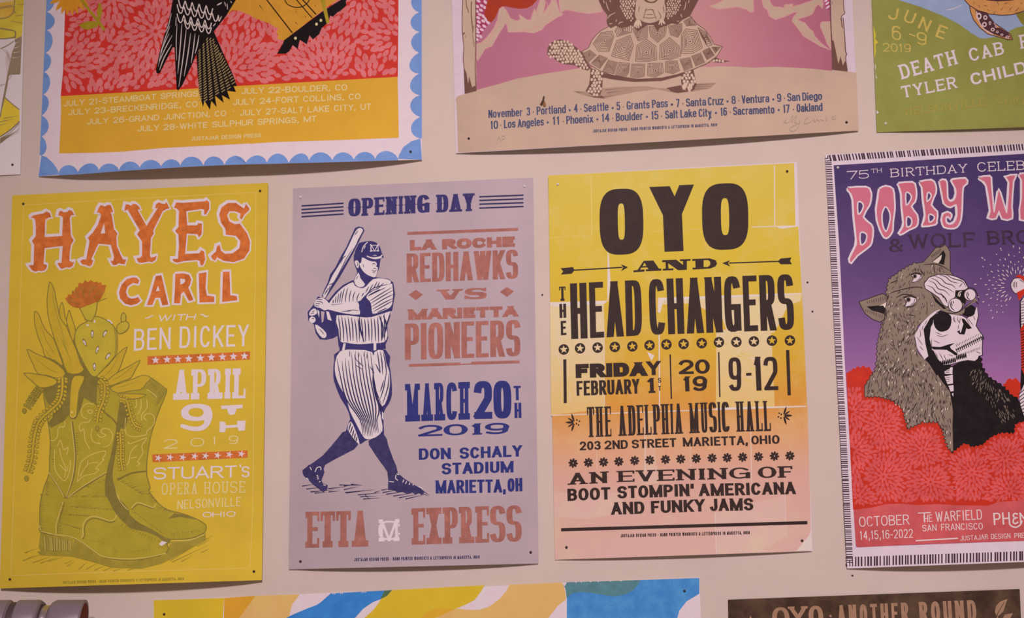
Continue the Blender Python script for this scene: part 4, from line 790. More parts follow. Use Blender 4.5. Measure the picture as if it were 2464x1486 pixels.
d.text('1', 918, 563, 1018, 560, 130, 'slabwide', 'o_black', bold=.75); d.text('S', 1028, 472, 1055, 471, 42, 'gothic', 'o_black'); d.text('T', 1030, 542, 1053, 541, 42, 'gothic', 'o_black')
d.text('20', 1212, 398, 1480, 392, 125, 'sans', 'o_black', bold=1.5); d.text('19', 1240, 549, 1458, 542, 130, 'sans', 'o_black', bold=1.5)
d.text('9', 1650, 545, 1760, 542, 292, 'heavycond', 'o_black', bold=.8); d.text('-', 1798, 470, 1845, 468, 165, 'heavycond', 'o_black', bold=1.2); d.text('1', 1868, 541, 1942, 539, 295, 'heavycond', 'o_black', bold=.95); d.text('2', 1957, 538, 2077, 535, 290, 'heavycond', 'o_black', bold=.8)
v = S.part('venue_lettering')
for w, x0, y0, x1, y1 in (('THE', 413, 946, 622, 940), ('ADELPHIA', 682, 936, 1247, 914), ('MUSIC', 1300, 912, 1655, 899), ('HALL', 1710, 898, 2012, 892)): v.text(w, x0, y0, x1, y1, 262, 'latin', 'o_black', bold=1.62)
v.text('203', 345, 1061, 528, 1054, 76, 'sans', 'o_black', bold=1.3); v.text('2ND', 562, 1053, 765, 1046, 76, 'sans', 'o_black', bold=1.3); v.text('STREET', 800, 1045, 1187, 1030, 76, 'sans', 'o_black', bold=1.3); v.text('MARIETTA,', 1245, 1028, 1812, 1012, 78, 'sans', 'o_black', bold=1.3); v.text('OHIO', 1842, 1010, 2088, 1003, 76, 'sans', 'o_black', bold=1.3)
def sprig(c, a, sc):
    p = S.part('leaf_ornament'); c = pt(*c); z = S.nz()
    for da, ln, wd, off in ((0, 19, 5, 2), (.62, 17, 3.6, 2), (-.62, 17, 3.6, 2), (1.25, 20, 4.6, 2), (-1.25, 20, 4.6, 2)):
        p.leaf((c[0] + off * math.cos(a + da), c[1] + off * math.sin(a + da)), a + da, ln * sc, wd * sc, 'o_black', z + abs(da) * 1e-6)
    for dx, dy in ((-10, -6), (-12, 3), (-6, 6), (-5, -3)):
        p.dot((c[0] + dx * math.cos(a) - dy * math.sin(a), c[1] + dx * math.sin(a) + dy * math.cos(a)), 2, 2, 'o_black', z=z + 3e-6)
sprig((298, 818), math.pi, 1.05); sprig((2120, 758), 0, 1.05)
f = S.part('flower_row'); z = S.nz(); z2 = S.nz(); z3 = S.nz()
for i, (x, y) in enumerate(zip((287, 420, 552, 685, 823, 955, 1092, 1225, 1360, 1498, 1630, 1765, 1903, 2042, 2177), (1172, 1167, 1163, 1158, 1150, 1146, 1140, 1137, 1132, 1128, 1125, 1120, 1116, 1111, 1108))):
    c = pt(x, y)
    for k in range(8):
        a_ = k * math.pi / 4 + .1; q = (c[0] + 7.6 * math.cos(a_), c[1] + 7.6 * math.sin(a_)); f.dot(q, 4.1, 2.7, 'o_black', a_, 10, z)
    f.dot(c, 4.2, 4.2, 'o_black', z=z2); f.dot(c, 1.2, 1.2, 'o_scratch', z=z3)
frame('H3'); g = S.part('event_lettering')
g.text('AN', 205, 352, 572, 334, 102, 'tuscanwide', 'o_black', bold=1.7); g.text('EVENING', 640, 328, 1822, 294, 98, 'tuscanwide', 'o_black', bold=1.7); g.text('OF', 1892, 293, 2198, 286, 100, 'tuscanwide', 'o_black', bold=1.7)
for w, x0, y0, x1, y1 in (('BOOT', 205, 495, 585, 480), ("STOMPIN'", 648, 473, 1325, 450), ('AMERICANA', 1370, 452, 2225, 433), ('AND', 592, 616, 886, 606), ('FUNKY', 945, 604, 1420, 586), ('JAMS', 1467, 584, 1850, 577)): g.text(w, x0, y0, x1, y1, 108, 'sans', 'o_black', bold=1.45)
r = S.part('black_rule'); r.line('148,749 2327,686', 7.6, 'o_black')
f = S.part('small_print'); f.text('JUSTAJAR DESIGN PRESS * HAND PRINTED WOODCUTS & LETTERPRESS IN MARIETTA, OHIO', 675, 816, 1818, 788, 28, 'tiny', 'o_black')
S.done()
# ---------------------------------------------------------------- purple poster with the skull in a wolf pelt
K = .90
ink('w_paper', (212, 184, 198), K, .03); ink('w_tick', (66, 42, 56), K, .05); ink('w_pink', (199, 104, 128), K, .06, .6, 12, to=(196, 92, 104)); ink('w_white', (216, 188, 202), K, .03); ink('w_ink', (62, 42, 62), K, .15, .6, 50)
ink('w_brown', (133, 110, 99), K, .06, .6, 60); ink('w_black', (28, 20, 22), K, .10, .6, 90); ink('w_hair', (50, 36, 36), K, .05); ink('w_light', (214, 186, 178), K, .03); ink('w_skull', (216, 186, 198), K, .03)
ink('w_red', (190, 46, 30), K, .05, .55); ink('w_petal', (208, 78, 80), K, .10, .6, 60); ink('w_band', (193, 80, 84), K, .10, .6, 30); ink('w_text', (224, 188, 190), K, .03)
ramp_ink('w_sky', ((0.0, (172, 104, 152)), (.42, (166, 104, 154)), (.56, (132, 86, 138)), (.70, (98, 66, 114)), (.84, (80, 56, 102)), (1, (70, 51, 97))), 0, .50, K, mottle=.10, blot=(150, 110, 150), scale=10)
S = Sheet('concert_poster', 'purple poster of a skull in a wolf pelt inside a black ticked border', [(1985.6, 372.5), (2620, 336), (2660, 1344), (2038.5, 1367)], 'w_paper', .020, .002)
tk = S.part('ticked_border', label='black ticks along the border')
tk.comb((1992, 373), (2614, 337), (1996, 388), (2616, 352), 90, 3.6, 'w_tick', .22, 5); tk.comb((1986.5, 388), (2037, 1356), (2001, 388), (2053, 1356), 182, 2.6, 'w_tick', .22, 6); tk.comb((2056, 1339), (2650, 1319), (2056, 1362), (2650, 1341), 80, 3.8, 'w_tick', .22, 7)
z = S.nz()
for a in ('K4: 188,850 270,848 275,965', 'K4: 188,888 235,890 240,965', 'K4: 192,925 205,965', 'K1: 75,245 105,245 105,210', 'K1: 80,275 145,270 128,215'): tk.line(a, 2.4, 'w_tick', z=z); z += 4e-7
S.z += 4e-6
sk = S.part('purple_background', label='purple sky'); sk.poly('K1: 172,323 1200,262 2368,190 3200,140 px: 2642,1292 K4: 2464,640 315,722 305,480 290,250 px: 2046,1089 2033,876 2020,600', 'w_sky')
rd = S.part('red_flowers', label='red leafy flowers')
REG = P('K3: 185,190 240,160 250,140 270,150 300,118 320,140 355,112 375,140 410,125 425,160 440,180 410,240 420,300 700,420 900,560 1150,700 1300,780 1600,640 1800,560 1904,560 2100,580 2600,640 px: 2638,1285 K4: 2464,200 280,245 px: 2046,1089')
rd.poly(REG, 'w_red'); rd.poly('K3: 1700,300 1720,290 1745,250 1770,238 1790,255 1825,235 1860,275 1880,290 1850,440 1790,430 1740,380', 'w_red')
frame('K3')
rd.dahlia(P('K3: 190,300 250,290 320,320 365,430 500,440 640,490 715,545 735,640 760,760 920,700 1060,700 1110,800 1150,930 1215,970 1330,880 1400,920 1500,895 1600,810 1700,780 1810,790 1840,690 1904,665 2100,640 2600,640 2600,1440 1904,1430 1400,1440 620,1440 250,1486'), [pt(*c) for c in ((520, 700), (930, 935), (545, 1190), (1000, 1240), (1400, 1150), (1720, 1010), (1760, 1330), (2100, 900), (250, 560), (260, 930), (300, 1400), (2150, 1250))], L(60), L(26), 'w_petal', L(560), 3)
# black garment, pelt, skull
wf = S.part('wolf_skull_illustration', label='skull wearing a brown wolf pelt'); frame('K3')
wf.poly(P('990,20 1210,120 1330,60 1460,20') + zig(P('1480,30 1490,90 1505,150 1560,230 1690,310 1760,390 1850,445 1904,600'), 14, 5, 6) + P('1940,640 1890,660') + zig(P('1880,665 1830,685 1810,785 1700,772 1600,805 1500,890 1400,912 1330,872 1215,965'), 20, -4, 7) + P('1200,960 1205,560 1190,380 1040,170'), 'w_black')
PELT = P('K2: 1000,270 1080,180 1130,120 1218,66 1262,110 1288,160 1290,370 1330,425 1440,465 1480,540 1500,640 1400,800 1200,790 1060,860 940,960 905,1100 940,1250 1010,1320 1080,1380 1140,1486 K3: 1050,170 1100,250 1190,370 1220,560 1215,700 1222,960') + zig(P('K3: 1222,970 1150,915 1120,800 1085,690 1060,675 920,675 775,745 745,640 720,540 640,468 500,425 372,432'), 34, -5, 3) + P('K3: 362,400 362,330') + zig(P('K3: 362,330 400,262 440,215 480,120 490,30 K2: 500,1200 515,1100 545,1000 560,900 580,820 600,720'), 18, 4, 4) + zig(P('K2: 600,620 612,560 625,470 680,420 740,385 830,320 920,285'), 11, 4, 5)
wf.poly(PELT, 'w_brown'); wf.line(PELT, 1.6, 'w_hair', closed=True); S.nz()
def K2n(a, b): frame('K2'); wf.line(a, b, 'w_hair', sm=3, taper=True, z=S.jit())
EAR = P('K2: 300,700 400,668 470,640 560,612 605,640 600,720 590,760 575,890 530,922 450,892 370,830 330,765'); wf.poly(EAR, 'w_brown'); wf.outline(EAR, 2, 'w_hair')
frame('K2'); wf.poly('385,752 520,740 600,705 575,835 520,815 440,795', 'w_black'); wf.poly('1215,140 1240,190 1222,300 1180,290 1090,268 1170,200', 'w_black'); wf.poly('1100,268 1200,190 1190,240 1160,285', 'w_light'); wf.poly('520,745 600,705 585,770 560,740', 'w_light')
for i in range(9): K2n(f'{390 + i * 24},{690 - i * 7} {395 + i * 24},{722 - i * 4}', 1.4); K2n(f'{380 + i * 22},{775 + i * 8} {372 + i * 22},{812 + i * 9}', 1.4)
for i in range(7): K2n(f'{1080 + i * 17},{200 - i * 14} {1100 + i * 14},{218 - i * 8}', 1.6)
down = lambda p: math.pi / 2 + .25 * math.sin(p[0] * .05) - (p[0] - 2200) * .004
frame('K3'); LOW = P('K3: 500,60 1030,170 1190,400 1205,560 1200,900 1130,800 1060,680 780,700 740,560 500,420 380,420 400,270')
wf.strokes(LOW, 420, lambda p: math.pi / 2 + .45 - (p[0] - 2080) * .003 + .3 * math.sin(p[1] * .06), 13, 1.7, 'w_hair', 4)
wf.strokes(LOW, 46, lambda p: math.pi / 2 + .5 * math.sin(p[1] * .11), 9, 2.2, 'w_light', 14)
NECK = P('K2: 610,600 760,760 900,860 940,960 900,1100 940,1260 1080,1400 1100,1486 500,1486 510,1150 560,920 590,780')
wf.strokes(NECK, 240, lambda p: math.pi / 2 + .4 * math.sin(p[0] * .09 + p[1] * .03), 12, 1.8, 'w_hair', 5); wf.strokes(NECK, 30, lambda p: math.pi / 2 + .5, 9, 2.2, 'w_light', 15)
HEADP = P('K2: 1000,290 1160,300 1280,380 1200,400 1060,420 1000,520 1040,600 1150,760 1060,840 940,950 800,840 640,760 620,640 640,480 760,390 900,310')
wf.strokes(HEADP, 95, lambda p: math.pi / 2 + .9 - (p[0] - 2150) * .012, 11, 1.7, 'w_hair', 6); wf.strokes(HEADP, 16, lambda p: math.pi / 2 + .4, 8, 2, 'w_light', 16)
wf.strokes(P('K3: 1370,130 1500,130 1660,320 1800,480 1830,640 1700,700 1520,420 1380,300'), 120, lambda p: math.pi / 2 + .35 - (p[0] - 2360) * .012, 10, 1.5, 'w_brown', 7)
frame('K3')
z = S.nz()
for q in ('1130,140 1215,132 1212,200 1138,196', '1135,222 1215,205 1218,290 1165,296 1150,260', '1172,312 1222,304 1224,362 1195,368', '1205,388 1222,380 1220,418'): wf.poly(q, 'w_skull', z=z)
z = S.nz()
for y in (150, 165, 180, 230, 248, 265, 325, 345): wf.line([pt(1140, y + 6), pt(1185, y)], 1.2, 'w_hair', z=z)
frame('K2'); wf.poly('1150,800 960,950 930,1100 1000,1290 1080,1400 1140,1500 1290,1420 1200,1000', 'w_black')
wf.poly('1190,780 1130,800 1080,835 980,930 905,1060 930,1200 1010,1325 1052,1290 1020,1150 1000,1000 1070,880', 'w_skull'); wf.poly('1230,800 1150,825 1060,905 1010,1050 1030,1200 1085,1310 1160,1410 1250,1400 1130,1250 1085,1080 1105,920', 'w_black')
SK = P('K2: 1110,880 1150,810 1290,830 1420,850 1470,880 1560,790 1580,740 1596,850 1570,960 1600,1010 1642,1065 1640,1130 1636,1200 1640,1280 1600,1290 1590,1320 1556,1345 1480,1335 1420,1345 1300,1380 1215,1392 1150,1320 1095,1240 1062,1100 1075,980')
wf.poly(SK, 'w_skull', sm=1); wf.outline(SK, 2, 'w_black')
wf.poly('1130,850 1190,800 1290,845 1302,925 1270,1000 1190,1026 1130,985 1108,910', 'w_black', sm=3); wf.poly('1420,800 1480,735 1556,755 1552,835 1500,864 1430,846', 'w_black', sm=2)
wf.poly('1412,880 1440,885 1525,985 1485,1000 1466,985 1445,1056 1390,1052 1362,1022 1412,1000 1425,930', 'w_black'); wf.poly('1420,915 1432,940 1405,1035 1392,1030', 'w_skull')
wf.poly('1095,1185 1180,1190 1260,1165 1345,1148 1290,1180 1305,1215 1372,1265 1340,1280 1250,1222 1110,1218', 'w_black', sm=2)
wf.poly('1075,1215 1110,1230 1160,1330 1230,1395 1180,1400 1100,1320', 'w_black')
z = S.nz(); rnd = random.Random(3)
for i in range(15):
    x, y = 1352 + i * 20.5, 1232 - i * 10.5; wf.line([pt(x - 2, y - 24), pt(x + 8, y - 2), pt(x + 16, y + 22)], 2.2, 'w_black', z=z)
for i in range(14): x, y = 1360 + i * 20.5, 1224 - i * 10.3; z += 4e-7; wf.line([pt(x - 10, y), pt(x + 2, y - 8), pt(x + 12, y - 2)], 1.9, 'w_black', z=z)
S.z += 9e-6
for i in range(16): K2n(f'{1360 + i * 17},{1190 - i * 9} {1352 + i * 17},{1160 - i * 8}', 1.3)
for i in range(14): K2n(f'{1390 + i * 17},{1265 - i * 6} {1380 + i * 17},{1300 - i * 6}', 1.2)
frame('K2'); z = S.nz()
for i in range(15):
    x = 1195 + i * 19; y = 1400 - i * 5 - (18 if i > 8 else 0); wf.leaf(pt(x, y), -math.pi / 2 - .15, 14, 4.2, 'w_black', z)
for a in ('1140,1060 1200,1078 1270,1050', '1130,1030 1200,1060', '1085,1100 1090,1200', '1110,1120 1180,1150', '1330,860 1345,930', '1370,860 1372,900 1390,930', '1400,870 1390,940', '1480,880 1540,960', '1540,850 1560,900', '1130,1250 1160,1320', '1170,1250 1220,1350', '1220,1270 1250,1350', '1105,910 1090,960', '960,1000 970,1060 955,1090', '930,1080 990,1170', '960,1180 1000,1230', '1000,960 980,1010', '1040,900 1010,950', '1270,1270 1320,1290', '1570,1240 1620,1260', '1330,870 1320,890 1345,925', '1380,950 1375,1000', '1460,870 1500,950'): K2n(a, 1.5)
# muzzle of the pelt
frame('K2'); MZ = P('K2: 1005,505 1060,435 1165,402 1290,410 1360,430 1440,470 1485,550 1440,580 1350,580 1345,650 1290,690 1262,760 1215,735 1170,662 1100,610 1020,560')
wf.poly(MZ, 'w_skull', sm=1); wf.outline(MZ, 2, 'w_hair')
for a in ('1050,470 1120,500 1160,560 1230,580 1290,640', '1070,440 1140,470 1190,520 1270,560 1330,600', '1110,420 1190,450 1240,500 1310,520 1350,560', '1170,410 1240,430 1300,480 1380,500', '1250,410 1320,450 1420,480 1460,540', '1030,520 1100,550 1140,600 1220,640 1260,700', '1180,600 1230,660 1260,720', '1390,540 1420,500', '1200,620 1215,660'): K2n(a, 2.2)
wf.poly('K2: 1350,590 1400,575 1452,570 1480,640 1445,725 1400,700 1348,645', 'w_black', sm=1); frame('K2'); wf.line('1375,640 1385,600 1415,590', 2, 'w_light', sm=3); wf.line('1400,610 1390,645', 2.4, 'w_light')
wf.poly('1110,640 1180,720 1240,790 1330,815 1420,780 1560,660 1590,690 1530,720 1450,770 1440,820 1380,850 1290,830 1190,790', 'w_brown'); wf.poly('1080,600 1160,690 1250,775 1220,780 1130,700', 'w_black')
for c, r in (((1345, 738), 72), ((1503, 625), 60)):
    c = pt(*c); wf.dot(c, L(r) + 1.6, L(r) + 1.6, 'w_hair', n=28); wf.dot(c, L(r), L(r), 'w_skull', n=28)
for a in ('1290,700 1300,760 1340,800', '1300,690 1312,750', '1460,600 1480,660 1510,680', '1475,590 1490,640', '1320,690 1330,720', '1200,800 1300,828 1400,800 1460,750 1560,680', '1480,770 1500,740', '1560,690 1600,730', '1600,700 1590,640 1550,560 1480,545', '600,620 760,570 930,540 1000,560', '1000,300 1150,295 1280,360', '700,660 780,620 900,630', '780,740 860,760 930,720', '830,840 900,850', '640,500 720,470', '960,340 1010,420', '1110,300 1120,400'): K2n(a, 2.4)
for ex, ey, sc in ((858, 695, 1.0), (925, 440, .85)):
    frame('K2'); o = lambda s_: [pt(ex + float(t.split(',')[0]) * sc, ey + float(t.split(',')[1]) * sc) for t in s_.split()]
    wf.poly(o('-70,-35 0,-50 60,-35 70,0 20,45 -60,62 -40,10'), 'w_skull'); wf.outline(o('-70,-35 0,-50 60,-35 70,0 20,45 -60,62 -40,10'), 1.6, 'w_hair'); wf.dot(pt(ex - 22 * sc, ey - 18 * sc), L(28 * sc), L(30 * sc), 'w_brown'); wf.dot(pt(ex - 22 * sc, ey - 18 * sc), L(18 * sc), L(20 * sc), 'w_black'); wf.line(o('-78,-38 -10,-62 62,-42'), 2.6, 'w_hair', sm=3); wf.line(o('50,-30 40,10 0,40'), 1.4, 'w_hair', sm=3)
# the staff at the right
sf = S.part('staff_illustration', label='white staff with red bands and sparks'); frame('K2')
sf.poly('2045,690 2089,640 2250,600 2330,1486 2330,1486 K3: 2100,640 1904,640 1880,520 1870,300 K2: 2060,1380 2055,1100 2040,900', 'w_black')
sf.poly('2055,700 2089,650 2240,620 2250,900 2089,930 2060,985', 'w_skull'); sf.poly('2052,990 2089,940 2260,900 2300,1486 2089,1486 2060,1420', 'w_red')
frame('K3'); sf.poly('1860,400 1904,300 2100,300 2100,620 1904,600 1870,500', 'w_skull'); z = S.nz()
for i in range(7): sf.line([pt(1850 + i * 6, 395 + i * 30), pt(1930 + i * 6, 330 + i * 34)], 2, 'w_black', z=z)
frame('K2'); z = S.nz()
for i in range(9): sf.line([pt(2058, 705 + i * 30), pt(2120, 690 + i * 30)], 1.6, 'w_black', z=z)
for i in range(14): sf.line([pt(2058, 1030 + i * 30), pt(2125, 1000 + i * 30)], 2.2, 'w_black', z=z)
sf.shape('1960,480 1990,445 2089,450 2150,470 2150,560 2089,570 2010,612 1965,580 1945,520', 'w_skull', 'w_black', 1.6, 2); sf.poly('1995,430 2030,405 2089,425 2150,450 2150,500 2089,480 2040,440', 'w_red'); sf.poly('2010,600 2089,560 2160,540 2160,600 2089,620 2035,690', 'w_red')
z = S.nz()
for a in ('1975,490 1970,540', '1990,480 1988,550', '2008,490 2010,545', '2040,460 2089,490'): sf.line(a, 1.5, 'w_black', z=z)
sp = S.part('spark_lines'); z = S.nz(); rnd = random.Random(8); c0 = (2010, 530)
for i in range(22):
    a = math.radians(118 + i * 9.2); n = 3 + i % 3
    for k in range(n):
        r = 135 + k * rnd.uniform(75, 95) + (i % 2) * 35
        if r > 480: continue
        l = 38 if k == 0 else rnd.uniform(10, 26); p = (c0[0] + r * math.cos(a), c0[1] + r * math.sin(a)); q = (c0[0] + (r + l) * math.cos(a), c0[1] + (r + l) * math.sin(a))
        if p[0] < 1540 or not 90 < p[1] < 960: continue
        sp.line([pt(*p), pt(*q)], 1.7, 'w_text', z=z)
# lettering
frame('K1'); c = S.part('celebration_lettering')
c.text('75', 330, 488, 582, 472, 96, 'handthin', 'w_white', bold=1.15); c.text('TH', 606, 412, 732, 402, 46, 'serifthin', 'w_white'); c.text('BIRTHDAY', 825, 462, 1718, 404, 98, 'serifthin', 'w_white'); c.text('CELEBR', 1833, 398, 2500, 370, 108, 'serifthin', 'w_white')
h = S.part('headline')
BOB = [('340,590 545,580 590,620 600,680 580,780 505,920 600,1010 620,1080 605,1210 560,1270 440,1360 375,1440 360,1410 380,1360 430,1260 440,1180 410,900 400,720 370,640', ('450,750 500,755 515,800 490,860 455,885', '480,1100 545,1110 555,1160 530,1220 485,1235')),
 ('705,600 780,570 850,600 865,700 870,830 850,980 845,1080 800,1145 760,1150 720,1080 680,960 670,830 690,700', ('775,800 815,860 825,940 800,1040 775,1085 740,1020 730,900 750,830',)),
 ('925,535 1080,525 1110,570 1120,660 1105,740 1060,800 1130,900 1135,990 1110,1030 1040,1060 960,1110 935,1105 970,1050 985,990 965,800 960,660 935,570', ('1005,640 1050,650 1070,690 1050,740 1010,780', '1015,920 1060,930 1075,970 1060,1020 1015,1030')),
 ('1170,520 1300,500 1340,550 1345,640 1290,780 1360,860 1355,960 1340,1000 1205,1020 1215,980 1235,900 1210,720 1200,580', ('1255,640 1290,650 1295,690 1250,740', '1270,890 1320,900 1335,930 1310,965 1275,975')),
 ('1400,510 1460,500 1475,560 1480,700 1520,745 1570,720 1590,650 1580,580 1540,510 1560,490 1690,480 1705,530 1660,570 1650,700 1645,850 1630,960 1590,1030 1530,1045 1450,1030 1425,960 1440,890 1490,870 1525,895 1515,930 1490,905 1460,930 1470,990 1520,1010 1570,980 1600,900 1590,770 1520,800 1450,760 1425,640', ()),
 ('1850,470 1970,455 1985,520 2010,820 2030,860 2070,640 2090,640 2160,870 2180,820 2200,520 2160,460 2270,440 2240,510 2220,800 2225,930 2120,935 2080,840 2040,930 1960,925 1985,850 1940,560 1890,500', ()),
 ('2320,430 2560,410 2560,500 2420,510 2420,640 2520,640 2520,720 2420,720 2420,860 2560,850 2560,950 2330,945 2345,700 2345,490', ())]
z1, z2, z3, z4 = S.nz(), S.nz(), S.nz(), S.nz()
for o, hs in BOB:
    q = P(o); h.line(smooth(q, True, 2), 8, 'w_white', closed=True, z=z1); h.line([(x - 1.5, y - 1) for x, y in q], 7, 'w_white', closed=True, z=z2); h.poly(q, 'w_pink', holes=hs, z=z3, sm=2)
    for x in hs: h.line(smooth(P(x), True, 2), 3.4, 'w_white', closed=True, z=z4)
w = S.part('band_lettering'); w.text('&', 818, 1325, 970, 1315, 150, 'serifthin', 'w_ink', bold=1.7); w.text('WOLF', 1038, 1287, 1808, 1258, 165, 'serifhand', 'w_ink', bold=.95); w.text('BRO', 1945, 1240, 2440, 1226, 160, 'serifhand', 'w_ink', bold=1.0)
frame('K4'); bd = S.part('text_band', label='pink red band of lettering'); bd.poly('287,250 400,228 520,215 700,170 900,165 1100,183 1350,170 1600,185 2000,190 2150,140 2464,125 3400,90 3400,600 2464,640 1200,680 340,722 315,690', 'w_band')
v = S.part('venue_lettering')
v.text('OCTOBER', 360, 462, 1000, 430, 128, 'handthin', 'w_text', bold=1.1); v.text('14,15,16-2022', 370, 628, 1046, 598, 112, 'handthin', 'w_text', bold=1.1); v.text('T', 1115, 405, 1278, 398, 125, 'handthin', 'w_text', bold=1.2); v.text('HE', 1185, 402, 1296, 394, 92, 'handthin', 'w_text', bold=1.2)
v.text('WARFIELD', 1338, 396, 1930, 366, 128, 'handthin', 'w_text', bold=1.1); v.text('SAN', 1168, 520, 1348, 510, 82, 'hand', 'w_text', bold=1.2); v.text('FRANCISCO', 1408, 509, 1940, 492, 84, 'hand', 'w_text', bold=1.1)
v.text('PH', 2080, 438, 2290, 428, 155, 'hand', 'w_text', bold=1.25); v.line('2385,300 2345,290 2325,320 2350,345 2375,345 2335,360 2325,400 2355,420 2390,395', 3.6, 'w_text', sm=3); v.line('2275,420 2310,455 2370,465 2420,430 2440,380', 3.4, 'w_text', sm=3); v.text('N', 2415, 425, 2520, 420, 145, 'hand', 'w_text', bold=1.25)
v.line('1080,638 1620,607', 3, 'w_text'); v.text('JUSTAJAR', 1650, 640, 2005, 617, 62, 'hand', 'w_text', bold=1.15); v.text('DESIGN', 2045, 617, 2292, 607, 65, 'hand', 'w_text', bold=1.15); v.text('PRESS', 2345, 606, 2560, 598, 65, 'hand', 'w_text', bold=1.15)
S.done()
# ---------------------------------------------------------------- poster of the black bird with a scalloped blue edge
K = .79
ink('t_paper', (206, 176, 188), K, .03); ink('t_blue', (104, 128, 184), K, .06, .55, 40); ink('t_red', (186, 44, 36), K, .05); ink('t_petal', (203, 98, 102), K, .12, .6, 60); ink('t_gold', (197, 142, 45), K, .04, .6, 8)
ink('t_text', (221, 180, 136), K, .03); ink('t_black', (18, 10, 12), K, .0); ink('t_beige', (156, 128, 88), K, .04); ink('t_pale', (208, 178, 176), K, .03); ink('t_amber', (190, 128, 42), K, .05); ink('t_stem', (152, 124, 30), K, .08); ink('t_orange', (203, 128, 34), K, .08)
EDGE = ((92, 423.9), (185, 419.5), (291, 411.2), (397, 404.3), (502, 398.4), (600, 394.8), (645, 394.1), (751, 391.2), (857, 388.4), (962, 385.2), (1016, 384))
def bo(x):
    for (a, b), (c, d) in zip(EDGE, EDGE[1:]):
        if a <= x <= c: return b + (d - b) * (x - a) / (c - a)
    return 424 if x < 92 else 384
S = Sheet('concert_poster', 'poster of a black bird on red leaves with a scalloped blue edge', [(131, -420), (1012, -465), (1015.3, 384), (92.5, 424)], 't_paper', .026, .002, power=5, outline=[(131, -420), (1012, -465), (1015.3, 384)] + [(x, bo(x)) for x in (962, 857, 751, 645, 600, 502, 397, 291, 185)] + [(92.5, 424)])
e = S.part('scalloped_border', label='blue scalloped edge'); z = S.nz(); z2 = S.nz()
frame('TA')
def bump(a, b, out, edge_a, edge_b):
    """one scallop between cusps a and b, bulging out to 'out', closed along the sheet edge"""
    q = [a] + [(a[0] + (b[0] - a[0]) * t + (out[0] - (a[0] + b[0]) / 2) * s, a[1] + (b[1] - a[1]) * t + (out[1] - (a[1] + b[1]) / 2) * s) for t, s in ((.08, .42), (.22, .78), (.38, .96), (.5, 1), (.62, .96), (.78, .78), (.92, .42))] + [b]
    e.poly(q + [edge_b, edge_a], 't_blue', z=z)
lf = lambda y: 111.6 - (y / 423.7) * 18.9 + .3; rt = lambda y: 1014.7 + y / 384 * .5
cus = [(pt(155, -120)), pt(155, 135), pt(155, 345), pt(140, 605), pt(125, 822), pt(115, 1080), pt(95, 465, 'TC'), pt(95, 702, 'TC'), pt(92, 918, 'TC')]
outs = [pt(242, 10), pt(246, 240), pt(222, 470), pt(204, 700), pt(193, 940), pt(177, 330, 'TC'), pt(176, 580, 'TC'), pt(152, 820, 'TC')]
for i, o in enumerate(outs): bump(cus[i], cus[i + 1], o, (lf(cus[i][1]), cus[i][1]), (lf(cus[i + 1][1]), cus[i + 1][1]))
e.poly('TC: 60,1155 92,918 150,935 230,1010 280,1085 292,1138', 't_blue', z=z)
cb = [pt(x, y, 'TC') for x, y in ((292, 1105), (508, 1108), (748, 1088), (978, 1085), (1215, 1055), (1458, 1042), (1678, 1030), (1940, 1030), (2182, 1025), (2422, 1000))] + [pt(x, y, 'TD') for x, y in ((240, 1055), (485, 1048), (733, 1050), (965, 1020), (1230, 1018), (1475, 1010), (1720, 1005), (1980, 1000))]
tops = [pt(x, y, 'TC') for x, y in ((405, 1028), (640, 1008), (862, 1010), (1090, 988), (1335, 968), (1570, 962), (1805, 930), (2055, 928), (2295, 922))] + [pt(x, y, 'TD') for x, y in ((118, 968), (370, 964), (610, 944), (862, 943), (1095, 930), (1350, 930), (1600, 925), (1840, 914))]
for i, o in enumerate(tops): bump(cb[i], cb[i + 1], o, (cb[i][0], bo(cb[i][0])), (cb[i + 1][0], bo(cb[i + 1][0])))
e.poly('TD: 1980,1005 1990,960 2040,870 2130,805 2235,772 2252,1015', 't_blue', z=z)
cr = [pt(2218, -120, 'TB'), pt(2218, 140, 'TB'), pt(2225, 365, 'TB'), pt(2218, 600, 'TB'), pt(2218, 840, 'TB'), pt(2228, 1085, 'TB'), pt(2230, 528, 'TD'), pt(2232, 772, 'TD')]
ro = [pt(2128, 20, 'TB'), pt(2122, 260, 'TB'), pt(2128, 480, 'TB'), pt(2108, 745, 'TB'), pt(2116, 980, 'TB'), pt(2118, 400, 'TD'), pt(2126, 660, 'TD')]
for i, o in enumerate(ro): bump(cr[i], cr[i + 1], o, (rt(cr[i][1]), cr[i][1]), (rt(cr[i + 1][1]), cr[i + 1][1]))
rd = S.part('red_leaves', label='red leafy background')
rd.poly('TA: 368,-300 366,0 350,500 340,800 312,1097 TB: 1978,878 1985,0 1985,-300', 't_red')
gd = S.part('gold_panel', label='gold panel of tour dates'); gd.poly('TA: 312,1096 TC: 318,400 295,895 700,888 1000,876 1500,832 2000,808 2464,782 TD: 300,832 600,812 1200,795 1700,775 1988,765 1985,500 1975,70', 't_gold')
REG = P('TA: 368,-60 366,0 350,500 342,800 314,1085 TB: 1975,868 1985,0 1985,-60')
rd.dahlia(REG, [pt(*c) for c in ((1395, 355), (330, 760), (60, 300), (700, 1250), (900, -40), (1900, 1100))] + [pt(*c, 'TB') for c in ((-420, 620), (1180, 900), (60, 800), (2000, 420), (1650, 980), (1560, -80), (400, -100))], 24, 11.2, 't_petal', 260, 2)
gt = S.part('guitar_illustration', label='amber guitar with a black edge'); frame('TB')
gt.poly('-10,180 130,-60 1420,-60 1290,0 1170,80 680,460 600,445 612,400 590,360 620,325 560,300 520,270 430,235 340,205 300,175 180,125 90,115 40,160', 't_amber')
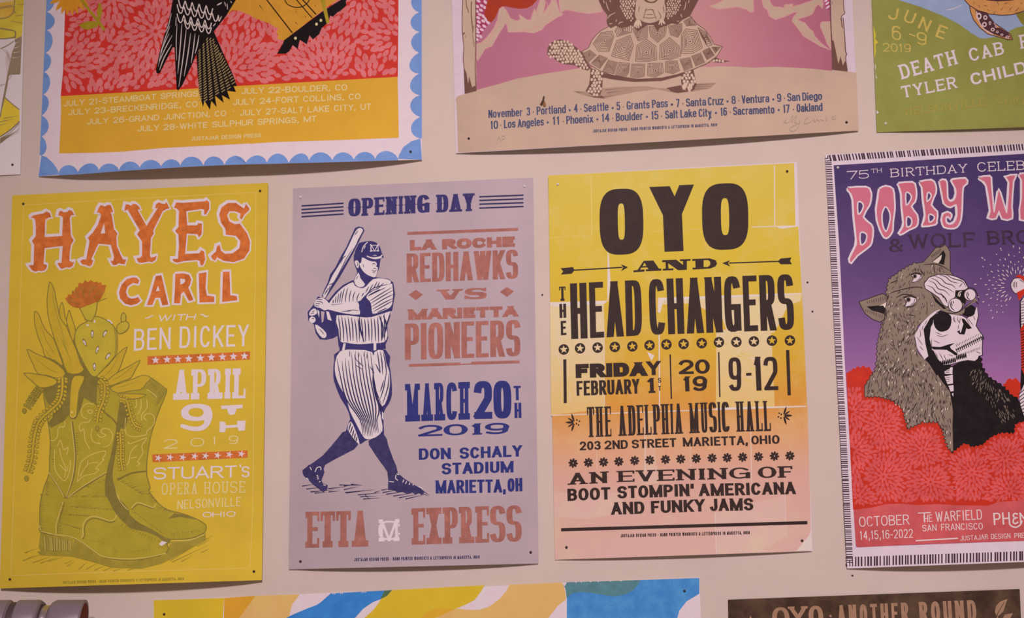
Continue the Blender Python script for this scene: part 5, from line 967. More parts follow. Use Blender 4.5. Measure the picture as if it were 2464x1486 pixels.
gt.poly('600,612 665,500 680,458 1130,120 1420,-60 1440,-40 1385,10 1390,60 1330,120 1290,140 1240,190 1205,180 1190,250 1110,320 1080,390 1010,450 970,405 940,505 860,455 835,560 780,515 740,585 700,612', 't_black')
gt.line('480,-5 775,375', 3, 't_black'); gt.line('815,-10 1000,205', 2.6, 't_black'); gt.line('885,-10 1045,165', 3, 't_black'); gt.line('685,-10 720,50 800,82 880,78 940,40 975,-10', 2.4, 't_black', sm=4)
for a in ('400,60 450,125', '810,255 840,285', '920,185 930,200', '815,125 825,140', '1030,60 1040,75'): gt.line(a, 2, 't_black', taper=True)
gt.poly('1090,-20 1140,-20 1200,262 1165,268', 't_stem'); z = S.nz()
for c in ((810, 435), (1050, 275), (1100, 232)): gt.dot(pt(*c), 3.2, 3.6, 't_text', z=z)
fl = S.part('orange_flower', label='orange flower with an olive stem'); frame('TA')
z = S.nz()
for i, a in enumerate((150, 128, 112, 98, 84, 70, 52, 36, 20)): fl.leaf((pt(420, -90)), math.radians(a), L(270), L(62), 't_orange', z + i * 4e-7)
S.z += 4e-6
fl.line('545,-10 640,120 740,240 812,345', 7, 't_stem', sm=3); fl.poly('735,220 725,140 745,40 768,30 788,110 775,190 755,240', 't_stem'); fl.poly('518,286 600,245 700,238 750,262 735,305 620,338 560,325', 't_stem')
for c in ((420, -90), (420, -90)): pass
b = S.part('bird_illustration', label='black bird with pale feather marks')
b.poly('1600,-40 1590,0 1560,170 1500,380 1440,600 1398,790 1405,832 1425,842 1445,830 1500,720 1590,540 1610,540 1620,750 1635,1010 1650,1035 1700,970 1800,760 1860,620 1870,780 1890,1040 1935,1220 1953,1150 2015,1252 2030,1150 2092,1222 2072,1090 2172,1172 2152,1085 2245,1138 2212,1035 2312,1048 2285,980 2322,982 2285,870 2180,640 2060,360 2200,180 2310,0 2330,-40', 't_black')
for i, (x0, y0, n) in enumerate(((1655, 0, 5), (1640, 60, 6), (1640, 165, 5), (1720, 235, 4))):
    q = []; dx = 80
    for k in range(n): q += [(x0 + k * dx, y0 + k * 18 - (0 if k else 10)), (x0 + k * dx + 18, y0 + k * 18 + 62), (x0 + k * dx + 36, y0 + k * 18 + 92), (x0 + k * dx + 56, y0 + k * 18 + 78), (x0 + k * dx + 72, y0 + k * 18 + 22)]
    b.line([pt(*p) for p in q], 2.2, 't_pale', sm=2)
z = S.nz()
for a, w in (('1575,150 1545,280 1505,370', 1.6), ('1560,290 1510,420 1450,610', 1.6), ('1585,400 1500,560 1440,700', 1.8), ('1580,505 1490,660 1440,800', 2), ('1550,380 1470,560 1425,760', 1.4), ('1640,270 1630,480 1635,690', 1.4), ('1695,270 1675,540 1648,840', 2), ('1745,330 1710,640 1660,990', 2), ('1795,380 1760,640 1720,870', 2), ('1845,380 1825,560 1800,720', 2), ('1890,400 1870,520 1845,610', 2), ('1630,190 1625,300', 1.4), ('2050,300 2080,265', 2), ('2110,200 2120,240 2150,180', 2), ('2105,180 2125,210', 1.6), ('2095,60 2150,30', 3), ('2210,40 2215,110', 1.6), ('2250,10 2262,35', 1.6), ('2180,20 2195,70', 1.6)): b.line(a, w, 't_pale', sm=3, taper=True, z=z)
tail = S.part('tail_feathers', b, 'beige barred tail feathers'); z = S.nz()
for (x0, y0, x1, y1, n) in ((1895, 560, 1905, 1150, 20), (1940, 490, 1965, 1160, 22), (1980, 430, 2030, 1140, 24), (2015, 430, 2100, 1080, 22), (2048, 440, 2170, 1050, 20), (2085, 510, 2235, 1020, 17), (2130, 600, 2290, 960, 12)):
    for i in range(n):
        t = (i + .5) / n; x, y = x0 + (x1 - x0) * t, y0 + (y1 - y0) * t; w = 8 + 13 * t
        tail.line([pt(x + w, y - 14), pt(x - w, y + 14)], 1.9, 't_beige', z=z)
t = S.part('tour_dates')
for s_, f_, x0, y0, x1, y1, h in (('JULY 21-STEAMBOAT SPRINGS', 'TC', 345, 362, 1878, 245, 66), ('JULY 22-BOULDER, CO', 'TD', 195, 268, 1398, 222, 68), ('JULY 23-BRECKENRIDGE, CO', 'TC', 398, 462, 1872, 364, 66), ('JULY 24-FORT COLLINS, CO', 'TD', 100, 394, 1550, 326, 68), ('JULY 26-GRAND JUNCTION, CO', 'TC', 612, 568, 2198, 470, 66), ('*', 'TC', 2265, 440, 2300, 438, 60), ('JULY 27-SALT LAKE CITY, UT', 'TD', 180, 514, 1672, 442, 68)):
    frame(f_); t.text(s_, x0, y0, x1, y1, h, 'handbold', 't_text', bold=.92)
frame('px'); t.text('JULY 28-WHITE SULPHUR SPRINGS, MT', 331, 316.5, 761, 292.5, 14, 'handbold', 't_text', bold=.92)
f = S.part('small_print'); f.text('JUSTAJAR DESIGN PRESS', 460, 338.5, 628, 330, 9.5, 'handbold', 't_text')
S.done()
# ---------------------------------------------------------------- pink mountain poster with the tortoise
K = .94
ink('u_paper', (211, 182, 195), K, .03); ink('u_tan', (193, 155, 139), K, .06, .6, 6); ink('u_brown', (110, 72, 64), K, .06, .6, 60); ink('u_mid', (168, 130, 116), K, .05); ink('u_dot', (206, 168, 152), K, .03)
ink('u_sun', (166, 52, 30), K, .05); ink('u_magenta', (164, 56, 92), K, .05); ink('u_fleck', (222, 176, 196), K, .03); ink('u_navy', (70, 72, 104), K, .10, .6, 60); ink('u_sig', (168, 140, 130), K, .0); ink('u_edge', (205, 140, 142), K, .03)
ramp_ink('u_pink', ((0.0, (172, 98, 122)), (.28, (182, 110, 128)), (.45, (192, 132, 134)), (.62, (192, 130, 132)), (.8, (182, 108, 124)), (1, (168, 90, 112))), -.26, .26, K, axis='X', mottle=.22, blot=(190, 120, 150), scale=30)
S = Sheet('concert_poster', 'poster of a brown tortoise on tan ground before pink mountains', [(1072.5, -560), (2021, -615), (2066, 313.5), (1097, 368.5)], 'u_paper', .014, .002, power=5)
g = S.part('pink_background', label='pink evening sky'); g.poly('UA: 400,-600 395,0 408,1335 700,1260 1400,1100 UC: 100,1000 1250,1010 1862,1052 1840,0 1835,-600', 'u_pink')
s = S.part('sun_illustration', label='red sun with flecked rays'); s.poly('UA: 400,-100 600,-100 570,0 530,200 600,330 420,610 402,610', 'u_magenta'); z = S.nz(); frame('UA')
for x, y, a in ((440, 15, .6), (540, 30, .9), (420, 95, .6), (490, 85, .6), (530, 110, .7), (415, 165, .6), (475, 150, .5), (460, 215, .4), (510, 240, .9), (545, 285, 1.0), (435, 262, .5), (510, 312, .6), (445, 325, .6), (580, 335, .7), (440, 385, .6), (525, 388, .6), (415, 430, .5), (490, 440, .5), (430, 475, .4), (430, 530, .5), (470, 540, .8), (412, 580, .6)): s.dot(pt(x, y), 5.6, 3.2, 'u_fleck', a, 10, z)
s.poly('600,-100 1330,-100 1310,0 1230,85 1150,122 1040,132 940,115 830,92 780,100 740,140 690,260 630,335 570,300 525,210 560,60', 'u_sun', sm=1)
s = S.part('sun_illustration', label='flecked rays beside the right post'); s.poly('UC: 1745,-40 1835,-40 1835,140 1780,140 1760,60', 'u_magenta'); frame('UC'); z = S.nz()
for x, y in ((1775, 5), (1790, 50), (1800, 105)): s.dot(pt(x, y), 6, 2.6, 'u_fleck', -.7, 10, z)
m = S.part('mountains_illustration', label='snowy mountain ridges')
MO = ['UA: 412,650 480,630 560,560 660,430 720,300 750,130 800,100 850,150 910,270 1000,310 1060,290 1040,210 1150,290 1215,295 1240,200 1270,130 1290,180 1340,40 1350,0 1420,0 1430,60 1400,200 1500,60 1520,0 1590,0 1600,40 1640,180 1690,200 1680,225 1600,260 1480,340 1430,370 1380,440 1260,490 1100,470 960,475 880,475 860,370 840,350 760,470 640,680 540,720 430,900 412,860',
 'UB: 230,-20 720,-20 765,145 600,170 420,140 330,120 250,150 235,60', 'UC: 30,100 180,40 290,-20 690,-20 700,90 700,170 650,185 600,140 450,100 200,138',
 'UC: 820,-20 930,-10 960,60 1000,100 1100,105 1140,118 1160,70 1280,62 1275,100 1380,72 1640,-20 1720,-20 1728,60 1715,125 1660,60 1620,100 1570,205 1500,240 1350,285 1400,320 1460,340 1520,420 1580,470 1600,530 1700,640 1842,745 1700,690 1430,530 1400,480 1330,390 1268,310 1290,250 1350,180 1290,185 1150,250 1020,290 930,240 900,150 840,100', 'UC: 1690,350 1710,325 1835,315 1845,740 1790,650 1740,520 1690,400']
m2 = S.part('mountains_illustration', label='snowy mountain ridges on the right'); z = S.nz()
for q in MO: w_ = m2 if q.startswith('UC') else m; r = w_.poly(q, 'u_tan', z=z); w_.outline(r, 1.8, 'u_edge')
z = S.nz()
for a in ('UA: 800,120 780,250 700,420 600,580 520,650', 'UA: 840,200 880,300 870,370', 'UA: 1330,160 1310,200 1330,260', 'UA: 1430,150 1380,250', 'UA: 1560,60 1500,200 1420,300', 'UA: 1600,180 1520,280 1460,330', 'UA: 980,455 1100,440 1220,450 1340,400', 'UA: 1250,405 1350,385', 'UC: 870,60 930,200 960,270', 'UC: 1020,140 1090,145', 'UC: 1460,210 1520,150', 'UC: 1420,470 1500,540 1640,610', 'UC: 1500,430 1530,500', 'UC: 1140,130 1200,100 1300,120', 'UB: 60,0 90,80 40,180', 'UB: 150,0 130,80 80,200'): (m2 if a.startswith('UC') else m).line(a, 1.8, 'u_edge', sm=3, taper=True, z=z)
gr = S.part('tan_ground', label='tan ground with tour dates'); gr.poly('UA: 100,1478 115,1435 170,1410 240,1390 400,1335 700,1255 1000,1168 1400,1095 1900,1018 UB: 700,830 1700,800 UC: 30,995 150,982 400,985 700,1003 1000,990 1250,1000 1500,1012 1850,1048 2090,1058 2218,1076 UE: 2280,200 2297,660 UD: 97,735 88,400 78,200', 'u_tan')
p = S.part('post', label='left hand wooden post'); frame('UA'); p.poly('205,-600 398,-600 398,0 408,1345 240,1390 215,900 215,700 195,400 208,100', 'u_tan'); p.poly('220,985 262,1085 285,1242 303,1130 345,1292 385,1268 405,1300 405,1350 240,1392', 'u_brown')
for a, w in (('208,-100 196,260 200,480 222,700 212,860 225,1000 240,1390', 2), ('398,-100 400,700 390,1000 405,1340', 2.2), ('255,0 262,90 285,150 288,190', 2), ('335,20 332,200 345,360 360,470', 2.4), ('375,380 350,480 375,690', 1.2), ('200,500 235,485 210,520', 2), ('250,520 245,560', 1)): p.line(a, w, 'u_brown', sm=3)
p = S.part('post', label='right hand wooden post'); frame('UC'); p.poly('1838,-600 2010,-600 2032,0 2045,200 2000,250 2040,420 2068,780 2062,860 2090,1060 1862,1040 1858,560', 'u_tan'); p.poly('1858,600 1885,600 1955,945 1988,830 2022,972 2050,900 2070,940 2092,1062 1862,1035', 'u_brown')
for a, w in (('1832,-60 1845,400 1862,700 1868,1030', 3), ('2030,-40 2035,120 2048,200 2000,245 2010,400', 2), ('2025,260 2050,560 2062,760 2080,800 2062,860 2088,1050', 2.4), ('1990,270 2020,420', 1.6), ('1862,20 1862,60', 1.4)): p.line(a, w, 'u_brown', sm=3)
# the tortoise with its riders
t = S.part('tortoise_illustration', label='brown and tan tortoise'); frame('UB')
t.poly('395,1120 560,1130 740,1090 1000,1072 1300,1062 1450,1088 1600,1090 1700,1060 1900,1032 2180,1018 2100,1090 1900,1130 1650,1150 1440,1100 1200,1130 900,1190 800,1222 600,1190 480,1160', 'u_mid'); t.poly('520,1150 640,1190 760,1180 800,1215 660,1205', 'u_brown'); t.poly('1560,1085 1740,1050 1760,1110 1900,1120 1700,1150 1620,1130', 'u_brown')
z = S.nz()
for a in ('800,1110 1000,1090 1200,1085', '820,1150 1000,1120', '440,1130 560,1150', '1920,1050 2150,1035', '1920,1075 2120,1065', '1900,1100 2080,1090', '780,1195 900,1180'): t.line(a, 1.6, 'u_brown', taper=True, z=z)
t.poly('590,830 700,880 900,930 1200,965 1500,950 1740,900 1900,840 2110,760 2040,800 1950,835 1740,935 1500,1000 1150,1012 900,982 790,960', 'u_brown')
limb = t
HEAD = P('85,675 90,600 110,550 145,515 240,485 340,510 440,580 525,655 560,740 625,835 590,872 500,850 440,815 400,800 300,792 230,765 190,740 150,700 130,712')
LEG1 = P('620,835 790,905 770,1000 765,1100 740,1175 660,1185 600,1152 560,1122 600,1050 615,960'); LEG2 = P('1740,905 1890,850 1912,950 1930,1045 1900,1110 1840,1122 1770,1095 1740,1020'); TAIL = P('2120,745 2170,710 2240,740 2350,755 2240,772 2140,768')
for k, (q, sp) in enumerate(((HEAD, 7.4), (LEG1, 7.8), (LEG2, 8.2))):
    t.poly(q, 'u_brown'); t.pebble(q, sp, 'u_dot', 11 + k, .45, 1.2)
t.poly(TAIL, 'u_brown'); z = S.nz()
for c in ((2145, 750), (2180, 745), (2215, 750), (2255, 755)): t.dot(pt(*c), 3, 3, 'u_dot', z=z)
t.dot(pt(268, 596), 6, 4.4, 'u_dot'); t.dot(pt(268, 596), 3.6, 3, 'u_brown'); z = S.nz()
for c in ((1785, 1060), (1850, 1075)): t.dot(pt(*c), 5.4, 8.5, 'u_dot', .4, z=z)
sh = S.part('tortoise_shell', t, 'patterned shell'); SH = P('515,635 595,590 640,490 700,420 760,372 860,322 1000,300 1800,190 1860,205 1940,300 2030,362 2090,440 2145,545 2252,575 2185,692 2060,782 1900,850 1700,918 1500,962 1200,978 900,930 750,880 620,805 560,735')
sh.poly(SH, 'u_tan'); sh.outline(SH, 1.6, 'u_brown')
SC = [('650,540 750,400 890,380 912,450 850,642 720,640', 6), ('875,695 940,500 1112,430 1155,562 1095,752', 6), ('1172,755 1190,560 1312,480 1432,572 1440,742 1310,765', 6), ('1468,732 1480,552 1600,460 1722,572 1738,692 1600,745', 6), ('1738,665 1740,430 1800,352 1942,372 2005,592 1880,665', 6), ('1945,335 2050,400 2125,555 2065,575 1990,450', 4), ('918,380 960,330 1135,308 1130,400 950,452', 4), ('1138,360 1180,325 1325,318 1322,470 1210,512', 5), ('1338,330 1562,318 1542,440 1450,525 1362,450', 5), ('1578,320 1752,288 1752,380 1700,462 1610,432', 5), ('1768,262 1870,208 1932,312 1810,322', 4), ('520,662 612,618 692,680 600,765', 4), ('628,782 730,678 832,720 735,848', 5), ('765,885 842,738 955,770 912,912', 5), ('925,932 970,768 1105,780 1092,900 1062,942', 5), ('1112,945 1130,788 1292,790 1288,940 1200,965', 5), ('1322,935 1328,782 1512,778 1522,900 1420,955', 5), ('1542,892 1548,758 1692,748 1722,872 1640,912', 5), ('1722,732 1852,708 1882,832 1780,875', 5), ('1866,692 1982,652 2032,772 1920,818', 5), ('2002,632 2090,588 2152,682 2060,738', 5), ('2118,582 2235,578 2162,655', 3)]
z = S.nz()
for q, n in SC:
    q = P(q); c = (sum(p[0] for p in q) / len(q), sum(p[1] for p in q) / len(q))
    for k in range(n):
        f = .97 - k * .9 / n; sh.line(smooth([(c[0] + (p[0] - c[0]) * f, c[1] + (p[1] - c[1]) * f) for p in q], True, 1), 1.5, 'u_brown', closed=True, z=z)
    sh.dot(c, 2, 2.4, 'u_brown', z=z + 1e-6)
S.z += 3e-6
rd = S.part('riders_illustration', label='dark winged riders on the shell')
DK = P('700,-60 720,0 750,70 780,120 830,190 818,262 830,310 870,350 930,320 1000,345 1060,335 1130,310 1200,390 1260,350 1320,310 1400,310 1450,390 1480,340 1560,318 1620,290 1700,300 1750,250 1850,200 1880,140 1955,0 1970,-60')
rd.poly(DK, 'u_brown'); z = S.nz()
BL, BR = P('960,-40 1195,-40 1185,40 1160,180 1140,282 1080,245 1030,205 985,110'), P('1560,-40 1745,-40 1735,100 1700,150 1650,200 1560,240 1552,100')
rd.pebble(BL, 6.2, 'u_dot', 21, .34, 1.5); rd.pebble(BR, 5.6, 'u_dot', 22, .34, 1.4)
rd.poly('1215,-40 1510,-40 1535,40 1552,120 1530,242 1470,245 1440,262 1350,286 1260,262 1235,240 1190,238 1168,180 1180,90', 'u_tan', sm=2)
rd.poly('1280,-20 1300,20 1360,38 1420,30 1450,-20', 'u_brown', sm=2); rd.poly('1300,-30 1330,10 1370,22 1415,10 1430,-30', 'u_tan', sm=2)
for a in ('1270,250 1300,130 1320,100', '1440,255 1400,150 1380,110', '1290,130 1360,118 1410,130', '1225,70 1215,150', '1520,70 1530,160', '1450,130 1490,200 1470,240', '1260,210 1350,225 1440,210', '1300,180 1400,180'): rd.line(a, 1.7, 'u_brown', sm=3, taper=True)
z = S.nz()
for q in ('1190,240 1160,290 1155,330 1172,335 1185,300 1180,345 1196,348 1202,305 1210,350 1225,345 1222,300 1245,330 1255,310 1235,245', '1475,245 1460,300 1470,310 1485,275 1495,315 1508,310 1500,275 1535,300 1545,290 1520,240'): rd.poly(q, 'u_dot', z=z)
z = S.nz()
for a in ('830,235 860,190 930,155', '850,295 890,290', '965,300 990,275 1025,270', '940,240 935,270', '810,20 830,90 855,135', '780,0 790,40', '860,0 870,30', '1800,20 1790,90 1770,125', '1735,170 1750,215', '1690,262 1715,260', '1840,0 1830,40'): rd.line(a, 1.8, 'u_dot', sm=3, taper=True, z=z)
# tour dates
d = S.part('tour_dates')
for f_, rows in (('UD', (('November', 420, 368, 780, 348), ('3', 825, 343, 862, 341), ('Portland', 930, 335, 1240, 315), ('4', 1325, 309, 1366, 307), ('Seattle', 1432, 305, 1692, 288), ('5', 1776, 285, 1816, 283), ('Grants', 1883, 278, 2127, 265), ('Pass', 2152, 263, 2320, 252), ('10', 440, 486, 522, 481), ('Los', 584, 476, 706, 468), ('Angeles', 730, 468, 1006, 447), ('11', 1095, 441, 1177, 436), ('Phoenix', 1244, 433, 1530, 415), ('14', 1618, 410, 1702, 405), ('Boulder', 1770, 402, 2056, 387), ('15', 2144, 383, 2222, 379))),
                 ('UE', (('7', 134, 381, 176, 380), ('Santa', 252, 376, 490, 362), ('Cruz', 512, 361, 698, 352), ('8', 792, 345, 842, 342), ('Ventura', 912, 339, 1240, 322), ('9', 1332, 320, 1382, 317), ('San', 1454, 313, 1606, 306), ('Diego', 1632, 305, 1866, 295), ('Salt', 5, 519, 156, 510), ('Lake', 185, 507, 376, 497), ('City', 402, 499, 557, 490), ('16', 660, 484, 738, 480), ('Sacramento', 811, 476, 1302, 455), ('17', 1404, 449, 1482, 445), ('Oakland', 1564, 440, 1871, 425)))):
    frame(f_); hh = 86 if f_ == 'UD' else 95
    for w, x0, y0, x1, y1 in rows: d.text(w, x0, y0, x1, y1, hh, 'lower', 'u_navy', bold=1.15)
frame('UD'); z = S.nz()
for x, y, r in ((895, 303, 1.4), (1280, 285, 2.6), (1398, 272, 1.4), (1735, 262, 2.6), (1848, 250, 1.4), (2362, 226, 2.6), (550, 443, 1.4), (1047, 414, 2.6), (1212, 405, 1.4), (1573, 382, 2.6), (1735, 372, 1.4), (2097, 355, 2.6), (2252, 348, 1.4)): d.dot(pt(x, y), r, r, 'u_navy' if r > 2 else 'u_brown', n=8, z=z)
frame('UE')
for x, y, r in ((83, 350, 2.6), (212, 340, 1.4), (743, 313, 2.6), (877, 302, 1.4), (1285, 290, 2.6), (1418, 278, 1.4), (605, 450, 2.6), (775, 440, 1.4), (1350, 415, 2.6), (1525, 408, 1.4)): d.dot(pt(x, y), r, r, 'u_navy' if r > 2 else 'u_brown', n=8, z=z)
f = S.part('small_print'); frame('px'); f.text('JUSTAJAR DESIGN PRESS * HAND PRINTED WOODCUTS & LETTERPRESS IN MARIETTA, OHIO', 1427, 318.5, 1725.5, 303, 7, 'tiny', 'u_navy')
sg = S.part('pencil_signature', label='faint pencil signature')
for a in ('UE: 1400,580 1440,520 1420,560 1450,570 1470,560', 'UE: 1480,560 1500,500 1520,490 1500,570 1530,520 1560,490 1540,570 1570,560', 'UE: 1600,540 1590,600 1540,660 1480,660 1500,620 1600,570', 'UE: 1700,500 1660,540 1650,580 1700,570 1730,550', 'UE: 1750,550 1770,530 1780,560 1800,530 1830,550 1850,530 1880,550', 'UE: 1910,500 1915,550 1930,520', 'UE: 1985,480 1990,530 2030,520', 'UE: 1995,505 2025,480', 'UD: 512,635 530,565 550,620', 'UD: 562,610 565,560 590,560 592,590 565,595'):
    if a.startswith('UD: 512'): sg = S.part('pencil_mark', label='faint pencil mark')
    sg.line(a, 1.1, 'u_sig', sm=3)
S.done(); DI = surface(1307, 246) + .0014
# a small winged insect resting on the tan ground
gm = plain('insect_body', (.045, .025, .012), .5); gw = plain('insect_wing', (.34, .17, .08), .8, 0, .1)
base = at(1307, 246, DI); ins = bpy.data.objects.new('insect', None); COL.objects.link(ins); ins.location = base
tag(ins, 'small brown winged insect on the tan ground of the tortoise poster', 'insect')
def insect_blob(name, pts, r, mat):
    vs, fs = [], []; n = 10
    W = [at(x, y, DI) - base for x, y in pts]
    for i, (c, rr) in enumerate(zip(W, r)):
        for k in range(n): a = 2 * math.pi * k / n; vs.append(c + Vector((rr * math.cos(a), rr * math.sin(a) * .8, 0)))
    for i in range(len(W) - 1):
        for k in range(n): fs.append((i * n + k, i * n + (k + 1) % n, (i + 1) * n + (k + 1) % n, (i + 1) * n + k))
    fs += [tuple(range(n))[::-1], tuple(range((len(W) - 1) * n, len(W) * n))]
    return mesh_object(name, vs, fs, mat, ins, None, True)
insect_blob('body', ((1308.5, 231), (1308.5, 235), (1307, 239), (1306.5, 243), (1304, 250), (1301.5, 254.5)), (.0006, .0014, .0009, .0017, .0014, .0003), gm)
for s_, q in ((1, ((1308, 238), (1312, 246), (1314, 254), (1309, 257), (1306, 250))), (-1, ((1306, 239), (1302, 245), (1299, 250), (1302, 251), (1304, 246)))):
    vs = [at(x, y, DI + .0004) - base for x, y in q] + [at(x, y, DI + .0001) - base for x, y in q]; n = len(q)
    mesh_object('wing', vs, [tuple(range(n)), tuple(range(n, 2 * n))[::-1]] + [(k, n + k, n + (k + 1) % n, (k + 1) % n) for k in range(n)], gw, ins)
# ---------------------------------------------------------------- green poster, top right
K = .81
ink('g_green', (138, 135, 70), K, .08, .6, 9, to=(128, 118, 58)); ink('g_sky', (140, 147, 178), K, .06, .6, 20); ink('g_ochre', (188, 158, 82), K, .06); ink('g_gold', (160, 136, 62), K, .06); ink('g_pale', (214, 182, 196), K, .03)
ink('g_orange', (197, 132, 78), K, .08, .6, 60); ink('g_dark', (76, 42, 48), K, .06); ink('g_ring', (212, 170, 178), K, .03); ink('g_leaf', (128, 112, 46), K, .05); ink('g_edge', (196, 168, 60), K, .05)
S = Sheet('concert_poster', 'green poster with pale and ochre lettering under a swimming turtle', [(2078, -520), (2660, -560), (2690, 298), (2110, 318)], 'g_green', .005, .0015)
s = S.part('blue_water', label='blue water'); s.poly('T3: -200,-250 370,0 600,72 850,170 1030,265 1160,360 1250,412 1300,418 1400,400 1500,400 1580,330 1640,300 1729,282 2500,250 2500,-250', 'g_sky'); s.line('T3: 880,108 960,95 1070,50', 1.6, 'g_pale', sm=3, taper=True)
t = S.part('turtle_illustration', label='orange turtle with a spotted flipper'); frame('T3')
t.poly('1638,150 1760,120 1760,280 1729,278 1690,240', 'g_leaf'); t.shape('1085,0 1140,62 1230,132 1350,152 1480,165 1600,160 1729,120 2100,60 2100,-120 1040,-120', 'g_orange', 'g_dark', 2.2)
t.poly('1180,-60 1330,5 1450,15 1600,5 1729,-20 1729,-60', 'g_dark'); t.shape('1140,60 1150,130 1180,210 1250,300 1340,370 1480,405 1560,432 1605,425 1580,370 1500,310 1450,280 1400,240 1350,180 1330,140 1230,115', 'g_orange', 'g_dark', 2.2, 1)
t.poly('1200,110 1240,230 1300,310 1400,370 1500,400 1590,420 1560,360 1470,300 1430,300 1400,240 1350,190 1330,140 1240,115', 'g_dark', sm=1); z = S.nz()
for x, y, r, q in ((1240, 175, 30, 38), (1310, 190, 22, 26), (1300, 265, 26, 28), (1360, 250, 14, 20), (1390, 320, 22, 20), (1440, 345, 14, 14), (1490, 375, 16, 12), (1425, 285, 12, 14), (1550, 400, 22, 14), (1410, 255, 8, 10)):
    t.dot(pt(x, y), L(r), L(q), 'g_ring', n=12, z=z); t.dot(pt(x, y), L(r) * .5, L(q) * .5, 'g_dark', n=10, z=z + 1e-6)
t.line('1215,120 1230,200 1290,310 1400,375', 2, 'g_ring', sm=3)
for a in ('1190,20 1180,50', '1240,60 1260,90', '1330,100 1370,130', '1440,20 1460,70', '1480,110 1510,70', '1570,110 1610,60', '1640,120 1680,70', '1300,60 1340,70', '1520,40 1560,30', '1400,150 1420,120', '1690,40 1720,20'): t.line(a, 1.6, 'g_dark', taper=True)
d = S.part('date_lettering', label='ochre date')
d.text('J', 252, 203, 350, 222, 130, 'hand', 'g_ochre', up='perp', bold=1.7); d.text('U', 415, 225, 520, 268, 130, 'hand', 'g_ochre', up='perp', bold=1.7); d.text('N', 575, 300, 680, 348, 135, 'hand', 'g_ochre', up='perp', bold=1.8); d.text('E', 765, 395, 860, 430, 140, 'hand', 'g_ochre', up='perp', bold=1.8)
d.text('6', 300, 430, 400, 440, 155, 'hand', 'g_ochre', bold=1.1); d.text('-', 465, 415, 535, 440, 120, 'hand', 'g_ochre', up='perp'); d.text('9', 572, 480, 680, 495, 138, 'hand', 'g_ochre', bold=1.2); d.text('2019', 203, 558, 505, 568, 92, 'hand', 'g_ochre', bold=1.2)
b = S.part('band_lettering', label='pale hand cut lettering')
for w, x0, y0, x1, y1, h, st in (('DEATH', 400, 862, 1018, 690, 158, 'serifhand'), ('CAB', 1150, 668, 1520, 585, 142, 'serifhand'), ('FOR', 1690, 530, 2000, 480, 150, 'serifhand'), ('TYLER', 415, 1062, 1012, 950, 128, 'serifhand'), ('CHILD', 1165, 925, 1765, 785, 128, 'handbold')): b.text(w, x0, y0, x1, y1, h, st, 'g_pale', up='perp', bold=1.0 if st == 'serifhand' else 1.35)
v = S.part('place_lettering'); v.text('NELSONVILLE,', 440, 1252, 1350, 1140, 84, 'serifthin', 'g_gold', up='perp'); v.text('OHIO', 1425, 1122, 1729, 1135, 74, 'serifthin', 'g_gold')
w = S.part('worn_edge', label='yellow worn left edge'); w.poly('96,270 104,300 125,380 118,420 150,460 120,480 125,560 108,640 106,500', 'g_edge')
for q in ('112,690 125,720 118,780 130,830 140,850 125,850 118,760', '130,1195 155,1215 140,1235 133,1225'): w = S.part('worn_edge', label='white worn spot on the left edge'); w.poly(q, 'g_pale')
S.done()
# ---------------------------------------------------------------- sliver of a poster at the left
K = .60
ink('l_paper', (198, 168, 184), K, .03); ink('l_olive', (176, 146, 50), K, .10, .6, 30); ink('l_amber', (190, 136, 56), K, .08); ink('l_gold', (190, 148, 46), K, .06); ink('l_dark', (112, 92, 72), K, .08); ink('l_shade', (122, 100, 84), K, .08); ink('l_line', (128, 104, 92), K, .04)
S = Sheet('concert_poster', 'poster cut off at the left edge, showing a pale cup above a gold tile', [(-560, -380), (69, -410), (48.8, 419.3), (-580, 446)], 'l_paper', .004, .0015)
a = S.part('table_illustration', label='pale cup and jar on an olive table'); frame('T0')
a.poly('-300,-200 201,-200 195,10 178,290 120,250 0,230 -300,230', 'l_olive'); a.poly('-200,230 0,230 110,250 178,275 172,300 120,315 0,310 -200,310', 'l_olive'); a.poly('178,290 165,600 75,605 60,700 40,800 0,960 -100,960 100,400 120,320', 'l_shade'); a.poly('-200,320 0,340 120,335 125,355 100,420 60,600 30,790 0,960 -200,960', 'l_paper')
a.poly('0,-20 118,-20 112,80 100,115 60,145 0,155 -200,155 -200,-20', 'l_amber'); a.poly('40,795 158,888 159,985 0,1115 -300,1200 -300,960 0,960', 'l_gold')
for q, w in (('0,230 90,245 125,262 120,310', 3), ('0,315 60,312 125,300', 3), ('5,395 60,370 110,335', 2.4), ('0,950 30,790 65,610 75,604', 3), ('38,790 100,845 158,890', 2.4), ('159,985 90,1050 0,1110', 3), ('159,1000 90,1070 0,1125', 1.6), ('120,0 112,80 100,112 60,142 0,152', 2.4), ('0,70 40,62 110,52', 1.6), ('0,60 110,40', 1.4), ('120,90 125,110', 2), ('135,40 195,35', 1.2), ('125,130 190,120', 1.2), ('90,170 185,190', 1.2), ('75,604 158,600', 2), ('0,690 40,685', 1.2), ('0,700 20,695', 1)): a.line(q, w, 'l_dark', sm=3)
z = S.nz()
for q in ('0,0 8,20', '14,-5 18,20', '28,-5 32,18', '42,-5 46,15', '58,-5 62,15', '75,-5 80,12', '95,-5 98,10'): a.line(q, 2.4, 'l_paper', z=z)
for i in range(9): a.line([pt(10 + i * 14, 400 + (i % 3) * 12), pt(60 + i * 5, 420 + i * 22), pt(40 + i * 2, 500 + i * 20)], 1, 'l_line', sm=3, taper=True)
for i in range(7): a.line([pt(100 + i * 4, 470 - i * 20), pt(168, 462 - i * 22)], 1.4, 'l_line' if i % 2 else 'l_paper', taper=True)
